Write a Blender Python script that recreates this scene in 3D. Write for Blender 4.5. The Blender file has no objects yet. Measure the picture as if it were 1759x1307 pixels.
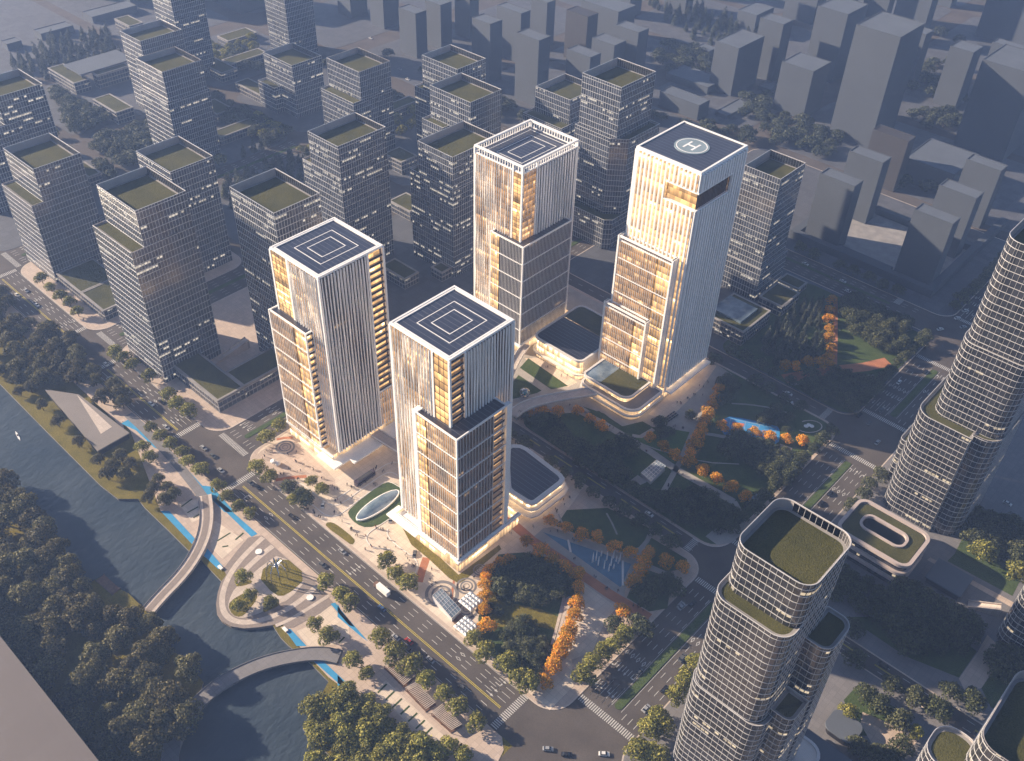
import bpy, bmesh, math, random
import numpy as np
from mathutils import Matrix, Vector
rnd = random.Random(7)
C = bpy.context.scene.collection
rad = math.radians
# ------------------------------------------------------------------ camera: world x runs along the river road, y along the cross streets
SUN_AZ, SUN_EL, SUN, SKY, EXPO, DENO = 25.0, 22.0, 5.0, .05, 1.45, True
HDENS = .0002
HAZE = (-1900, 900, -300, 2200)
SHADE = [(-600, -560, -60, -20, 80)]
F_, CX, CY, HC = 1660.0, 879.5, 653.5, 420.0
_d = np.array([-65.4, 1960.0, F_]); _d /= np.linalg.norm(_d)
_up = -_d
_fw = np.array([0, 0, 1.0]) - np.dot([0, 0, 1.0], _up) * _up; _fw /= np.linalg.norm(_fw)
_rt = np.cross(_fw, _up)
_a = rad(-41.6)
_AX = math.cos(_a) * _rt + math.sin(_a) * _fw
_AY = -math.sin(_a) * _rt + math.cos(_a) * _fw
MW = np.array([_AX, _AY, _up])                      # rows: world axes seen in camera axes (x right, y down, z ahead)
def P(px, py, z=0.0):                                # point of the place at height z seen at a photo position
    r = MW @ np.array([px - CX, py - CY, F_])
    t = (z - HC) / r[2]
    return (float(r[0] * t), float(r[1] * t))
VIEWS = dict(v1=(0, 0, 2.905), v2=(580, 0, 2.905), v3=(1159, 0, 2.905), v4=(0, 430, 2.905), v5=(1159, 430, 2.905), v6=(0, 857, 2.905), v7=(580, 857, 2.905), v8=(1159, 857, 2.905),
             w1=(400, 680, 5.447), w2=(560, 760, 5.447), w3=(840, 660, 5.447), w4=(1040, 620, 5.447), w5=(1100, 740, 5.447), w6=(680, 960, 5.447),
             w7=(340, 920, 5.447), w8=(860, 880, 5.447), x4=(1200, 440, 4.3575), x7=(1400, 840, 4.84), x8=(1400, 1060, 4.9), f=(0, 0, 1.0), x6=(860, 500, 4.842))
def V(view, pts, z=0.0):
    ox, oy, k = VIEWS[view]
    return [P(ox + a / k, oy + b / k, z) for a, b in pts]
# ------------------------------------------------------------------ object helpers
def put(o, parent=None):
    C.objects.link(o)
    if parent is not None: o.parent = parent
    return o
def tag(o, label=None, cat=None, group=None, kind=None):
    if label: o['label'] = label
    if cat: o['category'] = cat
    if group: o['group'] = group
    if kind: o['kind'] = kind
    return o
def empty(name, loc, label, cat, group=None, rz=0.0):
    o = bpy.data.objects.new(name, None); o.empty_display_size = 1
    o.location = loc; o.rotation_euler = (0, 0, rz)
    put(o); return tag(o, label, cat, group)
class MB:
    def __init__(s): s.v = []; s.f = []; s.uv = []; s.m = []
    def face(s, pts, uv=None, m=0):
        i = len(s.v); s.v += [tuple(p) for p in pts]; s.f.append(tuple(range(i, i + len(pts))))
        s.uv += uv if uv else [(p[0], p[1]) for p in pts]; s.m.append(m)
    def box(s, x0, x1, y0, y1, z0, z1, m=0, bottom=False):
        a, b, c, d = (x0, y0), (x1, y0), (x1, y1), (x0, y1)
        s.prism([a, b, c, d], z0, z1, m, bottom)
    def prism(s, poly, z0, z1, m=0, bottom=False, top=True, walls=True, mt=None):
        n = len(poly); u = 0.0
        if walls:
            for i in range(n):
                p, q = poly[i], poly[(i + 1) % n]; L = math.hypot(q[0] - p[0], q[1] - p[1])
                s.face([(p[0], p[1], z0), (q[0], q[1], z0), (q[0], q[1], z1), (p[0], p[1], z1)], [(u, z0), (u + L, z0), (u + L, z1), (u, z1)], m); u += L
        if top: s.face([(p[0], p[1], z1) for p in poly], None, m if mt is None else mt)
        if bottom: s.face([(p[0], p[1], z0) for p in reversed(poly)], None, m)
    def ring(s, outer, inner, z0, z1, m=0):           # a closed band between two outlines with the same number of corners
        n = len(outer)
        for i in range(n):
            j = (i + 1) % n; a, b, c, d = outer[i], outer[j], inner[j], inner[i]
            s.face([(a[0], a[1], z0), (b[0], b[1], z0), (b[0], b[1], z1), (a[0], a[1], z1)], None, m)
            s.face([(c[0], c[1], z0), (d[0], d[1], z0), (d[0], d[1], z1), (c[0], c[1], z1)], None, m)
            s.face([(a[0], a[1], z1), (b[0], b[1], z1), (c[0], c[1], z1), (d[0], d[1], z1)], None, m)
            s.face([(d[0], d[1], z0), (c[0], c[1], z0), (b[0], b[1], z0), (a[0], a[1], z0)], None, m)
    def bar(s, p, q, w, h=None, m=0):                  # a straight bar of square section between two points
        p, q = Vector(p), Vector(q); d = (q - p)
        if d.length < 1e-6: return
        d.normalize(); up = Vector((0, 0, 1)) if abs(d.z) < .95 else Vector((1, 0, 0))
        a = d.cross(up).normalized() * (w / 2); b = a.cross(d).normalized() * ((h or w) / 2)
        c = [p - a - b, p + a - b, p + a + b, p - a + b]; e = [x + (q - p) for x in c]
        for i in range(4):
            j = (i + 1) % 4; s.face([c[i], c[j], e[j], e[i]], None, m)
        s.face(e, None, m); s.face(list(reversed(c)), None, m)
    def tube(s, pts, rads, n=8, m=0, caps=True):
        rings = []
        for k, p in enumerate(pts):
            p = Vector(p); a = Vector(pts[max(k - 1, 0)]); b = Vector(pts[min(k + 1, len(pts) - 1)])
            d = (b - a).normalized(); up = Vector((0, 0, 1)) if abs(d.z) < .9 else Vector((1, 0, 0))
            x = d.cross(up).normalized(); y = x.cross(d)
            r = rads[k] if isinstance(rads, (list, tuple)) else rads
            rings.append([p + (x * math.cos(t * 2 * math.pi / n) + y * math.sin(t * 2 * math.pi / n)) * r for t in range(n)])
        for A, B in zip(rings, rings[1:]):
            for i in range(n):
                j = (i + 1) % n; s.face([A[i], A[j], B[j], B[i]], None, m)
        if caps: s.face(list(reversed(rings[0])), None, m); s.face(rings[-1], None, m)
    def mesh(s, name, mats, smooth=False):
        me = bpy.data.meshes.new(name); me.from_pydata(s.v, [], s.f)
        for x in (mats if isinstance(mats, (list, tuple)) else [mats]): me.materials.append(x)
        ul = me.uv_layers.new(name='UVMap'); ul.data.foreach_set('uv', [c for p in s.uv for c in p])
        me.polygons.foreach_set('material_index', s.m)
        if smooth: me.polygons.foreach_set('use_smooth', [True] * len(s.f))
        me.update(); return me
    def build(s, name, mats, parent=None, smooth=False):
        return put(bpy.data.objects.new(name, s.mesh(name, mats, smooth)), parent)
def rect(x0, x1, y0, y1): return [(x0, y0), (x1, y0), (x1, y1), (x0, y1)]
def rrect(x0, x1, y0, y1, r, n=6):
    out = []
    rs = r if isinstance(r, (list, tuple)) else [r] * 4     # corners: x0y0, x1y0, x1y1, x0y1
    for (cx, cy, a0, q) in ((x0, y0, 180, rs[0]), (x1, y0, 270, rs[1]), (x1, y1, 0, rs[2]), (x0, y1, 90, rs[3])):
        ox = cx + (q if cx == x0 else -q); oy = cy + (q if cy == y0 else -q)
        for k in range(n + 1):
            t = rad(a0 + 90.0 * k / n); out.append((ox + q * math.cos(t), oy + q * math.sin(t)))
    return out
def inset(poly, d):                                     # moves an anticlockwise outline inwards by d
    n = len(poly); out = []
    for i in range(n):
        p0, p, p1 = poly[i - 1], poly[i], poly[(i + 1) % n]
        def nrm(a, b):
            L = math.hypot(b[0] - a[0], b[1] - a[1]) or 1e-9; return (-(b[1] - a[1]) / L, (b[0] - a[0]) / L)
        k = i
        a, b = nrm(p0, p), nrm(p, p1)
        s = 1 + a[0] * b[0] + a[1] * b[1]
        s = max(s, .3)
        out.append((p[0] + (a[0] + b[0]) / s * d, p[1] + (a[1] + b[1]) / s * d))
    return out
def ccw(poly):
    A = sum(p[0] * q[1] - q[0] * p[1] for p, q in zip(poly, poly[1:] + poly[:1]))
    return poly if A > 0 else list(reversed(poly))
def smooth_poly(pts, it=2, closed=True):
    for _ in range(it):
        q = []; n = len(pts)
        for i in range(n if closed else n - 1):
            a, b = pts[i], pts[(i + 1) % n]
            q += [(a[0] * .75 + b[0] * .25, a[1] * .75 + b[1] * .25), (a[0] * .25 + b[0] * .75, a[1] * .25 + b[1] * .75)]
        if not closed: q = [pts[0]] + q + [pts[-1]]
        pts = q
    return pts
def strip(pts, w):                                      # outline of a path of width w along a centre line
    L, R = [], []
    for i, p in enumerate(pts):
        a, b = pts[max(i - 1, 0)], pts[min(i + 1, len(pts) - 1)]
        l = math.hypot(b[0] - a[0], b[1] - a[1]) or 1; n = (-(b[1] - a[1]) / l, (b[0] - a[0]) / l)
        L.append((p[0] + n[0] * w / 2, p[1] + n[1] * w / 2)); R.append((p[0] - n[0] * w / 2, p[1] - n[1] * w / 2))
    return L, R
def fill(polys, z, name, m, kind='structure', thick=0.0):  # a level sheet (with an edge when thick); concave outlines are triangulated
    bm = bmesh.new()
    for poly in polys:
        poly = ccw(poly)
        vs = [bm.verts.new((p[0], p[1], z)) for p in poly]
        es = [bm.edges.new((vs[i], vs[(i + 1) % len(vs)])) for i in range(len(vs))]
        g = bmesh.ops.triangle_fill(bm, use_beauty=True, use_dissolve=False, edges=es)
        for f in g['geom']:
            if isinstance(f, bmesh.types.BMFace) and f.normal.z < 0: f.normal_flip()
        if thick:
            lo = [bm.verts.new((p[0], p[1], z - thick)) for p in poly]
            for i in range(len(vs)):
                j = (i + 1) % len(vs); bm.faces.new((lo[i], lo[j], vs[j], vs[i]))
    me = bpy.data.meshes.new(name); bm.to_mesh(me); bm.free(); me.materials.append(m)
    o = put(bpy.data.objects.new(name, me))
    if kind: o['kind'] = kind
    return o
def ribbon(name, lines, z, m, kind='structure', thick=0.0):
    mb = MB()
    for pts, w in lines:
        L, R = strip(pts, w)
        for i in range(len(pts) - 1):
            mb.face([(*R[i], z), (*R[i + 1], z), (*L[i + 1], z), (*L[i], z)])
            if thick:
                mb.face([(*R[i], z - thick), (*R[i + 1], z - thick), (*R[i + 1], z), (*R[i], z)]); mb.face([(*L[i + 1], z - thick), (*L[i], z - thick), (*L[i], z), (*L[i + 1], z)])
    o = mb.build(name, m)
    if kind: o['kind'] = kind
    return o
def inpoly(p, poly):
    x, y = p; c = False
    for (x0, y0), (x1, y1) in zip(poly, poly[1:] + poly[:1]):
        if (y0 > y) != (y1 > y) and x < (x1 - x0) * (y - y0) / (y1 - y0) + x0: c = not c
    return c
# ------------------------------------------------------------------ materials
def mat(name):
    m = bpy.data.materials.new(name); m.use_nodes = True; nt = m.node_tree
    return m, nt, nt.nodes['Principled BSDF']
def N(nt, t, **kw):
    n = nt.nodes.new(t)
    for k, v in kw.items():
        if k in n.inputs.keys(): n.inputs[k].default_value = v
        else: setattr(n, k, v)
    return n
def math_(nt, op, a, b=None, c=None):
    n = nt.nodes.new('ShaderNodeMath'); n.operation = op
    for i, x in enumerate((a, b, c)):
        if x is None: continue
        if isinstance(x, (int, float)): n.inputs[i].default_value = x
        else: nt.links.new(x, n.inputs[i])
    return n.outputs[0]
def mixc(nt, fac, a, b):
    n = nt.nodes.new('ShaderNodeMix'); n.data_type = 'RGBA'
    for s, x in ((0, fac), (6, a), (7, b)):
        if isinstance(x, (int, float)): n.inputs[s].default_value = x
        elif isinstance(x, tuple): n.inputs[s].default_value = (*x, 1)
        else: nt.links.new(x, n.inputs[s])
    return n.outputs[2]
def noise(nt, scale, detail=3.0, coord='Object', rough=.55, vec=None):
    tc = nt.nodes.new('ShaderNodeTexCoord'); n = nt.nodes.new('ShaderNodeTexNoise')
    n.inputs['Scale'].default_value = scale; n.inputs['Detail'].default_value = detail; n.inputs['Roughness'].default_value = rough
    nt.links.new(tc.outputs[coord] if vec is None else vec, n.inputs['Vector']); return n.outputs['Fac']
def ramp(nt, fac, lo, hi):
    n = nt.nodes.new('ShaderNodeMapRange'); nt.links.new(fac, n.inputs[0]); n.inputs[1].default_value = lo; n.inputs[2].default_value = hi; n.clamp = True
    return n.outputs[0]
def plain(name, c, rough=.7, metal=0.0, var=.25, scale=.15, spec=.5, c2=None, fine=None):
    m, nt, b = mat(name)
    d = tuple(x * (1 - var) for x in c); e = c2 or tuple(min(1, x * (1 + var)) for x in c)
    f = noise(nt, scale, 5); col = mixc(nt, ramp(nt, f, .3, .7), d, e)
    if fine:
        g = noise(nt, fine, 2); col = mixc(nt, math_(nt, 'MULTIPLY', ramp(nt, g, .45, .7), .35), col, tuple(x * .55 for x in c))
    nt.links.new(col, b.inputs['Base Color'])
    b.inputs['Roughness'].default_value = rough; b.inputs['Metallic'].default_value = metal; b.inputs['Specular IOR Level'].default_value = spec
    return m
def tiled(name, c, tile=2.0, line=.06, rough=.7, dark=.7, var=.18, scale=.08):   # paving slabs with joints
    m, nt, b = mat(name); tc = nt.nodes.new('ShaderNodeTexCoord'); sp = nt.nodes.new('ShaderNodeSeparateXYZ'); nt.links.new(tc.outputs['Object'], sp.inputs[0])
    def j(ax):
        fr = math_(nt, 'FRACT', math_(nt, 'DIVIDE', sp.outputs[ax], tile)); return math_(nt, 'LESS_THAN', fr, line / tile)
    jn = math_(nt, 'MAXIMUM', j(0), j(1))
    wn = nt.nodes.new('ShaderNodeTexWhiteNoise'); cmb = nt.nodes.new('ShaderNodeCombineXYZ')
    nt.links.new(math_(nt, 'FLOOR', math_(nt, 'DIVIDE', sp.outputs[0], tile)), cmb.inputs[0]); nt.links.new(math_(nt, 'FLOOR', math_(nt, 'DIVIDE', sp.outputs[1], tile)), cmb.inputs[1])
    nt.links.new(cmb.outputs[0], wn.inputs['Vector'])
    f = math_(nt, 'ADD', math_(nt, 'MULTIPLY', wn.outputs['Value'], .45), math_(nt, 'MULTIPLY', noise(nt, scale, 5), .6))
    col = mixc(nt, f, tuple(x * (1 - var) for x in c), tuple(min(1, x * (1 + var)) for x in c)); col = mixc(nt, jn, col, tuple(x * dark for x in c))
    nt.links.new(col, b.inputs['Base Color']); b.inputs['Roughness'].default_value = rough
    return m
def grass(name, a, b_, scale=.12):
    m, nt, b = mat(name); f = noise(nt, scale, 6, rough=.7); g = noise(nt, 1.6, 3)
    col = mixc(nt, ramp(nt, f, .32, .68), a, b_); col = mixc(nt, math_(nt, 'MULTIPLY', ramp(nt, g, .4, .65), .5), col, tuple(x * .45 for x in a))
    nt.links.new(col, b.inputs['Base Color']); b.inputs['Roughness'].default_value = .9; b.inputs['Specular IOR Level'].default_value = .15
    bp = nt.nodes.new('ShaderNodeBump'); bp.inputs['Strength'].default_value = .8; bp.inputs['Distance'].default_value = .4; nt.links.new(g, bp.inputs['Height']); nt.links.new(bp.outputs[0], b.inputs['Normal'])
    return m
def leaf(name, a, b_, c=None, trans=.25):
    m, nt, b = mat(name); oi = nt.nodes.new('ShaderNodeObjectInfo'); f = noise(nt, .9, 2)
    col = mixc(nt, ramp(nt, f, .3, .7), a, b_)
    if c: col = mixc(nt, math_(nt, 'MULTIPLY', oi.outputs['Random'], .7), col, c)
    hs = nt.nodes.new('ShaderNodeHueSaturation'); nt.links.new(col, hs.inputs['Color']); ge = nt.nodes.new('ShaderNodeNewGeometry'); isl = ge.outputs['Random Per Island']
    nt.links.new(math_(nt, 'MULTIPLY', math_(nt, 'MULTIPLY_ADD', oi.outputs['Random'], .5, .75), math_(nt, 'MULTIPLY_ADD', math_(nt, 'POWER', isl, 1.6), 1.5, .42)), hs.inputs['Value']); nt.links.new(math_(nt, 'MULTIPLY_ADD', isl, -.05, .525), hs.inputs['Hue'])
    nt.links.new(hs.outputs[0], b.inputs['Base Color']); b.inputs['Roughness'].default_value = .6; b.inputs['Specular IOR Level'].default_value = .25
    t = nt.nodes.new('ShaderNodeBsdfTranslucent'); nt.links.new(hs.outputs[0], t.inputs['Color']); mx = nt.nodes.new('ShaderNodeMixShader'); mx.inputs[0].default_value = trans
    nt.links.new(b.outputs[0], mx.inputs[1]); nt.links.new(t.outputs[0], mx.inputs[2]); nt.links.new(mx.outputs[0], nt.nodes['Material Output'].inputs[0])
    return m
def glass_wall(name, tint, cell=(2.1, 4.6), warm=(1.0, .78, .5), strength=1.6, share=.10, rough=.12, interior=None, istr=0.0):
    # reflective curtain wall; behind it some rooms have their lights on (cells of one window bay by one floor, in runs along a floor)
    m, nt, b = mat(name); uv = nt.nodes.new('ShaderNodeUVMap'); sp = nt.nodes.new('ShaderNodeSeparateXYZ'); nt.links.new(uv.outputs[0], sp.inputs[0]); oi = nt.nodes.new('ShaderNodeObjectInfo')
    u = math_(nt, 'DIVIDE', sp.outputs[0], cell[0]); v = math_(nt, 'DIVIDE', sp.outputs[1], cell[1]); fu, fv = math_(nt, 'FLOOR', u), math_(nt, 'FLOOR', v); frv = math_(nt, 'FRACT', v); fru = math_(nt, 'FRACT', u)
    def wn(x, y):
        c = nt.nodes.new('ShaderNodeCombineXYZ'); nt.links.new(x, c.inputs[0]) if not isinstance(x, float) else None; nt.links.new(y, c.inputs[1]); nt.links.new(math_(nt, 'MULTIPLY', oi.outputs['Random'], 91.7), c.inputs[2])
        n = nt.nodes.new('ShaderNodeTexWhiteNoise'); nt.links.new(c.outputs[0], n.inputs['Vector']); return n.outputs['Value']
    bay = wn(fu, fv); run = wn(math_(nt, 'FLOOR', math_(nt, 'DIVIDE', u, 5.0)), fv); floor_ = wn(0.0, fv)
    thr = math_(nt, 'ADD', math_(nt, 'MULTIPLY', run, .55), math_(nt, 'MULTIPLY', floor_, .45))
    lit = math_(nt, 'MULTIPLY', math_(nt, 'GREATER_THAN', thr, 1 - share * 2.6), math_(nt, 'GREATER_THAN', bay, .35))
    win = math_(nt, 'MULTIPLY', math_(nt, 'GREATER_THAN', frv, .55), math_(nt, 'LESS_THAN', frv, .86)); win = math_(nt, 'MULTIPLY', win, math_(nt, 'GREATER_THAN', fru, .18))
    e = math_(nt, 'MULTIPLY', math_(nt, 'MULTIPLY', lit, win), math_(nt, 'MULTIPLY_ADD', bay, strength, strength * .3))
    col = mixc(nt, math_(nt, 'MULTIPLY', bay, .8), tuple(x * .6 for x in tint), tuple(x * 1.7 for x in tint))
    nt.links.new(col, b.inputs['Base Color']); b.inputs['Roughness'].default_value = rough; b.inputs['IOR'].default_value = 1.6; b.inputs['Specular IOR Level'].default_value = .7
    if interior:
        g = math_(nt, 'MULTIPLY', math_(nt, 'MULTIPLY_ADD', wn(fu, fv), .75, .45), istr); g = math_(nt, 'MULTIPLY', math_(nt, 'MULTIPLY', g, math_(nt, 'MULTIPLY_ADD', frv, .9, .45)), math_(nt, 'MULTIPLY_ADD', thr, 1.5, .2))
        em = mixc(nt, math_(nt, 'GREATER_THAN', e, .01), interior, warm); b.inputs['Emission Strength'].default_value = 1; nt.links.new(em, b.inputs['Emission Color']); nt.links.new(math_(nt, 'ADD', e, g), b.inputs['Emission Strength'])
    else:
        b.inputs['Emission Color'].default_value = (*warm, 1); nt.links.new(e, b.inputs['Emission Strength'])
    bp = nt.nodes.new('ShaderNodeBump'); bp.inputs['Strength'].default_value = .15; bp.inputs['Distance'].default_value = .3; nt.links.new(bay, bp.inputs['Height']); nt.links.new(bp.outputs[0], b.inputs['Normal'])
    return m
def pv(name, c, step=1.3):                              # dark roof panels with thin joints
    m, nt, b = mat(name); tc = nt.nodes.new('ShaderNodeTexCoord'); sp = nt.nodes.new('ShaderNodeSeparateXYZ'); nt.links.new(tc.outputs['Object'], sp.inputs[0])
    a = math_(nt, 'LESS_THAN', math_(nt, 'FRACT', math_(nt, 'DIVIDE', sp.outputs[1], step * 2.4)), .05); d = math_(nt, 'LESS_THAN', math_(nt, 'FRACT', math_(nt, 'DIVIDE', sp.outputs[0], step)), .05)
    f = noise(nt, .1, 3); col = mixc(nt, f, tuple(x * .8 for x in c), tuple(x * 1.25 for x in c)); col = mixc(nt, math_(nt, 'MULTIPLY', d, .25), col, (.3, .32, .36)); col = mixc(nt, math_(nt, 'MULTIPLY', a, .7), col, (.3, .32, .36))
    nt.links.new(col, b.inputs['Base Color']); b.inputs['Roughness'].default_value = .3; b.inputs['Specular IOR Level'].default_value = .6
    return m
M = {}
M['asphalt'] = plain('asphalt', (.098, .086, .080), .85, var=.22, scale=.05, fine=1.2, spec=.25)
M['ground'] = tiled('city paving', (.085, .09, .105), 6.0, .15, var=.3)
M['paving'] = tiled('pavement slabs', (.48, .39, .33), 3.0, .12)
M['paving_grey'] = tiled('grey pavement slabs', (.18, .175, .185), 3.0, .12)
M['plaza'] = tiled('pale plaza stone', (.62, .53, .44), 3.4, .14, dark=.75)
M['deck'] = tiled('grey-brown deck', (.24, .20, .18), 1.2, .05)
M['pale'] = tiled('pale stone bands', (.52, .45, .40), 2.4, .1)
M['path'] = plain('pale path', (.36, .34, .32), .8, var=.15)
M['terra'] = plain('terracotta path', (.42, .17, .085), .8, var=.2)
M['mark'] = plain('road paint', (.5, .5, .5), .6, var=.15, scale=.6)
M['yellow'] = plain('yellow road paint', (.60, .50, .06), .6, var=.15, scale=.6)
M['blue'] = plain('blue running track', (.03, .27, .52), .7, var=.12, scale=.2)
M['court'] = plain('blue court', (.05, .27, .60), .6, var=.1, scale=.2)
M['white'] = plain('white painted metal', (.86, .86, .86), .4, var=.05)
M['white2'] = plain('white stone band', (.70, .68, .66), .5, var=.07)
M['mull'] = plain('pale aluminium', (.62, .64, .68), .4, .3, var=.08)
M['mullw'] = plain('white aluminium', (.62, .62, .64), .4, .2, var=.08)
M['panel'] = plain('pale parapet panel', (.38, .35, .34), .5, var=.1)  # pale tone stands in for parapet glass with the sun behind it
M['conc'] = plain('roof concrete', (.27, .26, .26), .8, var=.2)
M['mass'] = plain('bare haze-blue grey facade', (.064, .076, .096), .8, var=.08, scale=.03)  # blue tint stands in for haze over the far blocks
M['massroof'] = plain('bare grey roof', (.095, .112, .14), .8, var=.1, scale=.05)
M['massdark'] = plain('dark facade', (.04, .038, .042), .7, var=.15, scale=.03)
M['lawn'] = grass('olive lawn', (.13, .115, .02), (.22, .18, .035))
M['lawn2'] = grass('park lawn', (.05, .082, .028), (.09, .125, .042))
M['lawn3'] = grass('fresh lawn', (.08, .15, .04), (.13, .21, .07))
M['groof'] = grass('planted roof', (.055, .058, .018), (.105, .10, .032), .06)
M['bark'] = plain('bark', (.09, .065, .045), .9, var=.3, scale=1)
M['glass'] = glass_wall('city curtain wall', (.05, .058, .076), strength=.24, share=.105, warm=(1.0, .86, .66))
M['glassr'] = glass_wall('round tower curtain wall', (.026, .027, .031), strength=.28, share=.10)
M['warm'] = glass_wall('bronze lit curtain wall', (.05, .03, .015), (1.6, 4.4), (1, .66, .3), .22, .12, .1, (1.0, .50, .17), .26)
M['gold'] = glass_wall('gold lit and sun glare curtain wall', (.08, .05, .02), (2.0, 4.4), (1, .7, .34), .8, .10, .1, (1.0, .55, .2), .62)  # lit rooms, with extra glow standing in for sun glare on the glass
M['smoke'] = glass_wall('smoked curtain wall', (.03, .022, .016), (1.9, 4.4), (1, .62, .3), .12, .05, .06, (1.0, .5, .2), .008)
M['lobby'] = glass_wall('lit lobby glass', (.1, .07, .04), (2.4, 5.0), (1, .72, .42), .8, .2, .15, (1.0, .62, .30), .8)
for k in ('glass', 'glassr', 'warm', 'gold', 'smoke'): M[k].cycles.emission_sampling = 'NONE'
M['pv'] = pv('navy roof panels', (.030, .036, .062))
M['pvd'] = pv('dark roof panels', (.018, .02, .036))
M['black'] = plain('dark void', (.012, .012, .016), .4, var=.2)
M['tyre'] = plain('tyre rubber', (.015, .015, .015), .8)
M['carglass'] = plain('car glass', (.012, .014, .018), .08)
M['steel'] = plain('polished steel', (.55, .57, .6), .18, 1.0, var=.05)
M['wood'] = plain('brown timber', (.14, .075, .045), .6, var=.3, scale=.8)
M['skyl'] = plain('pale blue skylight glass', (.10, .17, .26), .08, .2, var=.35, scale=.12, c2=(.30, .38, .46))
m, nt, b = mat('river water'); M['water'] = m
b.inputs['Base Color'].default_value = (.045, .062, .082, 1); b.inputs['Roughness'].default_value = .1; b.inputs['IOR'].default_value = 1.33
tc = nt.nodes.new('ShaderNodeTexCoord'); mp = nt.nodes.new('ShaderNodeMapping'); mp.inputs['Scale'].default_value = (.55, .28, 1); mp.inputs['Rotation'].default_value = (0, 0, .5); nt.links.new(tc.outputs['Object'], mp.inputs[0])
nf = noise(nt, .5, 4, vec=mp.outputs[0]); bp = nt.nodes.new('ShaderNodeBump'); bp.inputs['Strength'].default_value = .55; bp.inputs['Distance'].default_value = 1.2; nt.links.new(nf, bp.inputs['Height']); nt.links.new(bp.outputs[0], b.inputs['Normal'])
rn = noise(nt, .016, 4); rr_ = nt.nodes.new('ShaderNodeMapRange'); nt.links.new(rn, rr_.inputs[0]); rr_.inputs[1].default_value = .35; rr_.inputs[2].default_value = .65; rr_.inputs[3].default_value = .05; rr_.inputs[4].default_value = .26; nt.links.new(rr_.outputs[0], b.inputs['Roughness']); nt.links.new(mixc(nt, ramp(nt, rn, .3, .7), (.034, .05, .07), (.062, .08, .098)), b.inputs['Base Color'])
M['pool'] = plain('pool water', (.09, .19, .29), .06, var=.2)
M['jet'] = plain('fountain spray', (.8, .82, .86), .5)
for k, c in dict(silver=(.42, .43, .45), white=(.7, .7, .7), black=(.02, .02, .024), grey=(.14, .145, .15), red=(.30, .03, .025), blue=(.05, .10, .22)).items():
    M['car_' + k] = plain('car paint ' + k, c, .25, .3 if k in ('silver', 'grey') else 0, var=.05)
M['skin'] = plain('dark clothing', (.035, .032, .036), .8); M['skin2'] = plain('light clothing', (.30, .27, .26), .8); M['skin3'] = plain('red clothing', (.22, .06, .05), .8)
LEAF = dict(street=leaf('street tree leaves', (.13, .15, .03), (.30, .285, .06), (.24, .24, .05)),
            wood=leaf('woodland leaves', (.075, .074, .032), (.155, .135, .052), (.10, .105, .04)),
            dark=leaf('park tree leaves', (.05, .066, .032), (.105, .125, .05), (.085, .088, .045)),
            city=leaf('city tree leaves', (.045, .06, .04), (.09, .105, .06), (.07, .08, .05)),
            maple=leaf('orange autumn leaves', (.52, .27, .022), (.82, .50, .055), (.70, .36, .03), .35),
            conifer=leaf('conifer needles', (.042, .058, .045), (.085, .10, .065), (.06, .07, .05), .12))
# ================================================================== GROUND, WATER, ROADS
Z0, ZR, ZB, Z1, Z2, Z3 = 0.0, 0.03, 0.15, 0.19, 0.23, 0.27
east = V('f', [(0, 659)]) + V('v4', [(250, 920), (500, 1170), (590, 1240), (690, 1240)]) + V('v6', [(720, 40), (830, 145), (940, 255), (1010, 310), (1110, 415)])
pen_ = V('w7', [(215, 440), (185, 540), (172, 640), (180, 730), (228, 800), (312, 848), (430, 866), (560, 856), (700, 838)])
east2 = V('v6', [(1400, 690), (1440, 730), (1540, 810), (1640, 910), (1510, 1145)]) + V('v7', [(-20, 1300)]) + [(-232, 60), (-215, 20)]
west = [(-262, 20)] + V('v6', [(880, 1307), (905, 1220), (955, 1110), (1015, 912), (940, 830), (860, 750), (790, 640), (718, 545), (640, 470), (600, 450), (520, 380), (420, 430), (390, 440), (335, 300), (318, 215), (170, 70), (60, -70), (0, -120)])
river = [(-2400, east[0][1] - 60)] + east + pen_ + east2 + west + [(-2400, west[-1][1] - 60)]
river = [(round(x, 2), round(y, 2)) for x, y in river]
def ground_with_hole(name, outer, hole, z, m):
    bm = bmesh.new(); es = []
    for poly in (outer, hole):
        vs = [bm.verts.new((p[0], p[1], z)) for p in poly]
        es += [bm.edges.new((vs[i], vs[(i + 1) % len(vs)])) for i in range(len(vs))]
    g = bmesh.ops.triangle_fill(bm, use_beauty=True, edges=es)
    for f in g['geom']:
        if isinstance(f, bmesh.types.BMFace) and f.normal.z < 0: f.normal_flip()
    me = bpy.data.meshes.new(name); bm.to_mesh(me); bm.free(); me.materials.append(m)
    o = put(bpy.data.objects.new(name, me)); o['kind'] = 'structure'; return o
YK, YK2 = 178.4, 202.0
ground_with_hole('riverbank_lawn', rect(-2500, 2600, -900, YK), river, Z0, M['lawn'])
mb = MB(); rv = ccw(river)
for p, q in zip(rv, rv[1:] + rv[:1]): mb.face([(*q, -3), (*p, -3), (*p, 0), (*q, 0)])
tag(mb.build('riverbank_edge', M['paving_grey']), kind='structure')
mb = MB(); mb.face([(-2450, -300, -1.4), (600, -300, -1.4), (600, 420, -1.4), (-2450, 420, -1.4)])
riv_o = fill([inset(rv, -.5)], -1.4, 'river_water', M['water'])
mb = MB(); mb.face([(x, y, Z0) for x, y in rect(-2500, 2600, YK, 3600)]); tag(mb.build('ground', M['asphalt']), kind='structure')
mb = MB(); mb.face([(x, y, ZR) for x, y in rrect(-150.5, -106, -400, YK, .5, 1)]); mb.face([(x, y, ZR - .01) for x, y in rect(-106, 2000, 160, YK)]); tag(mb.build('road', M['asphalt']), kind='structure')
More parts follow.
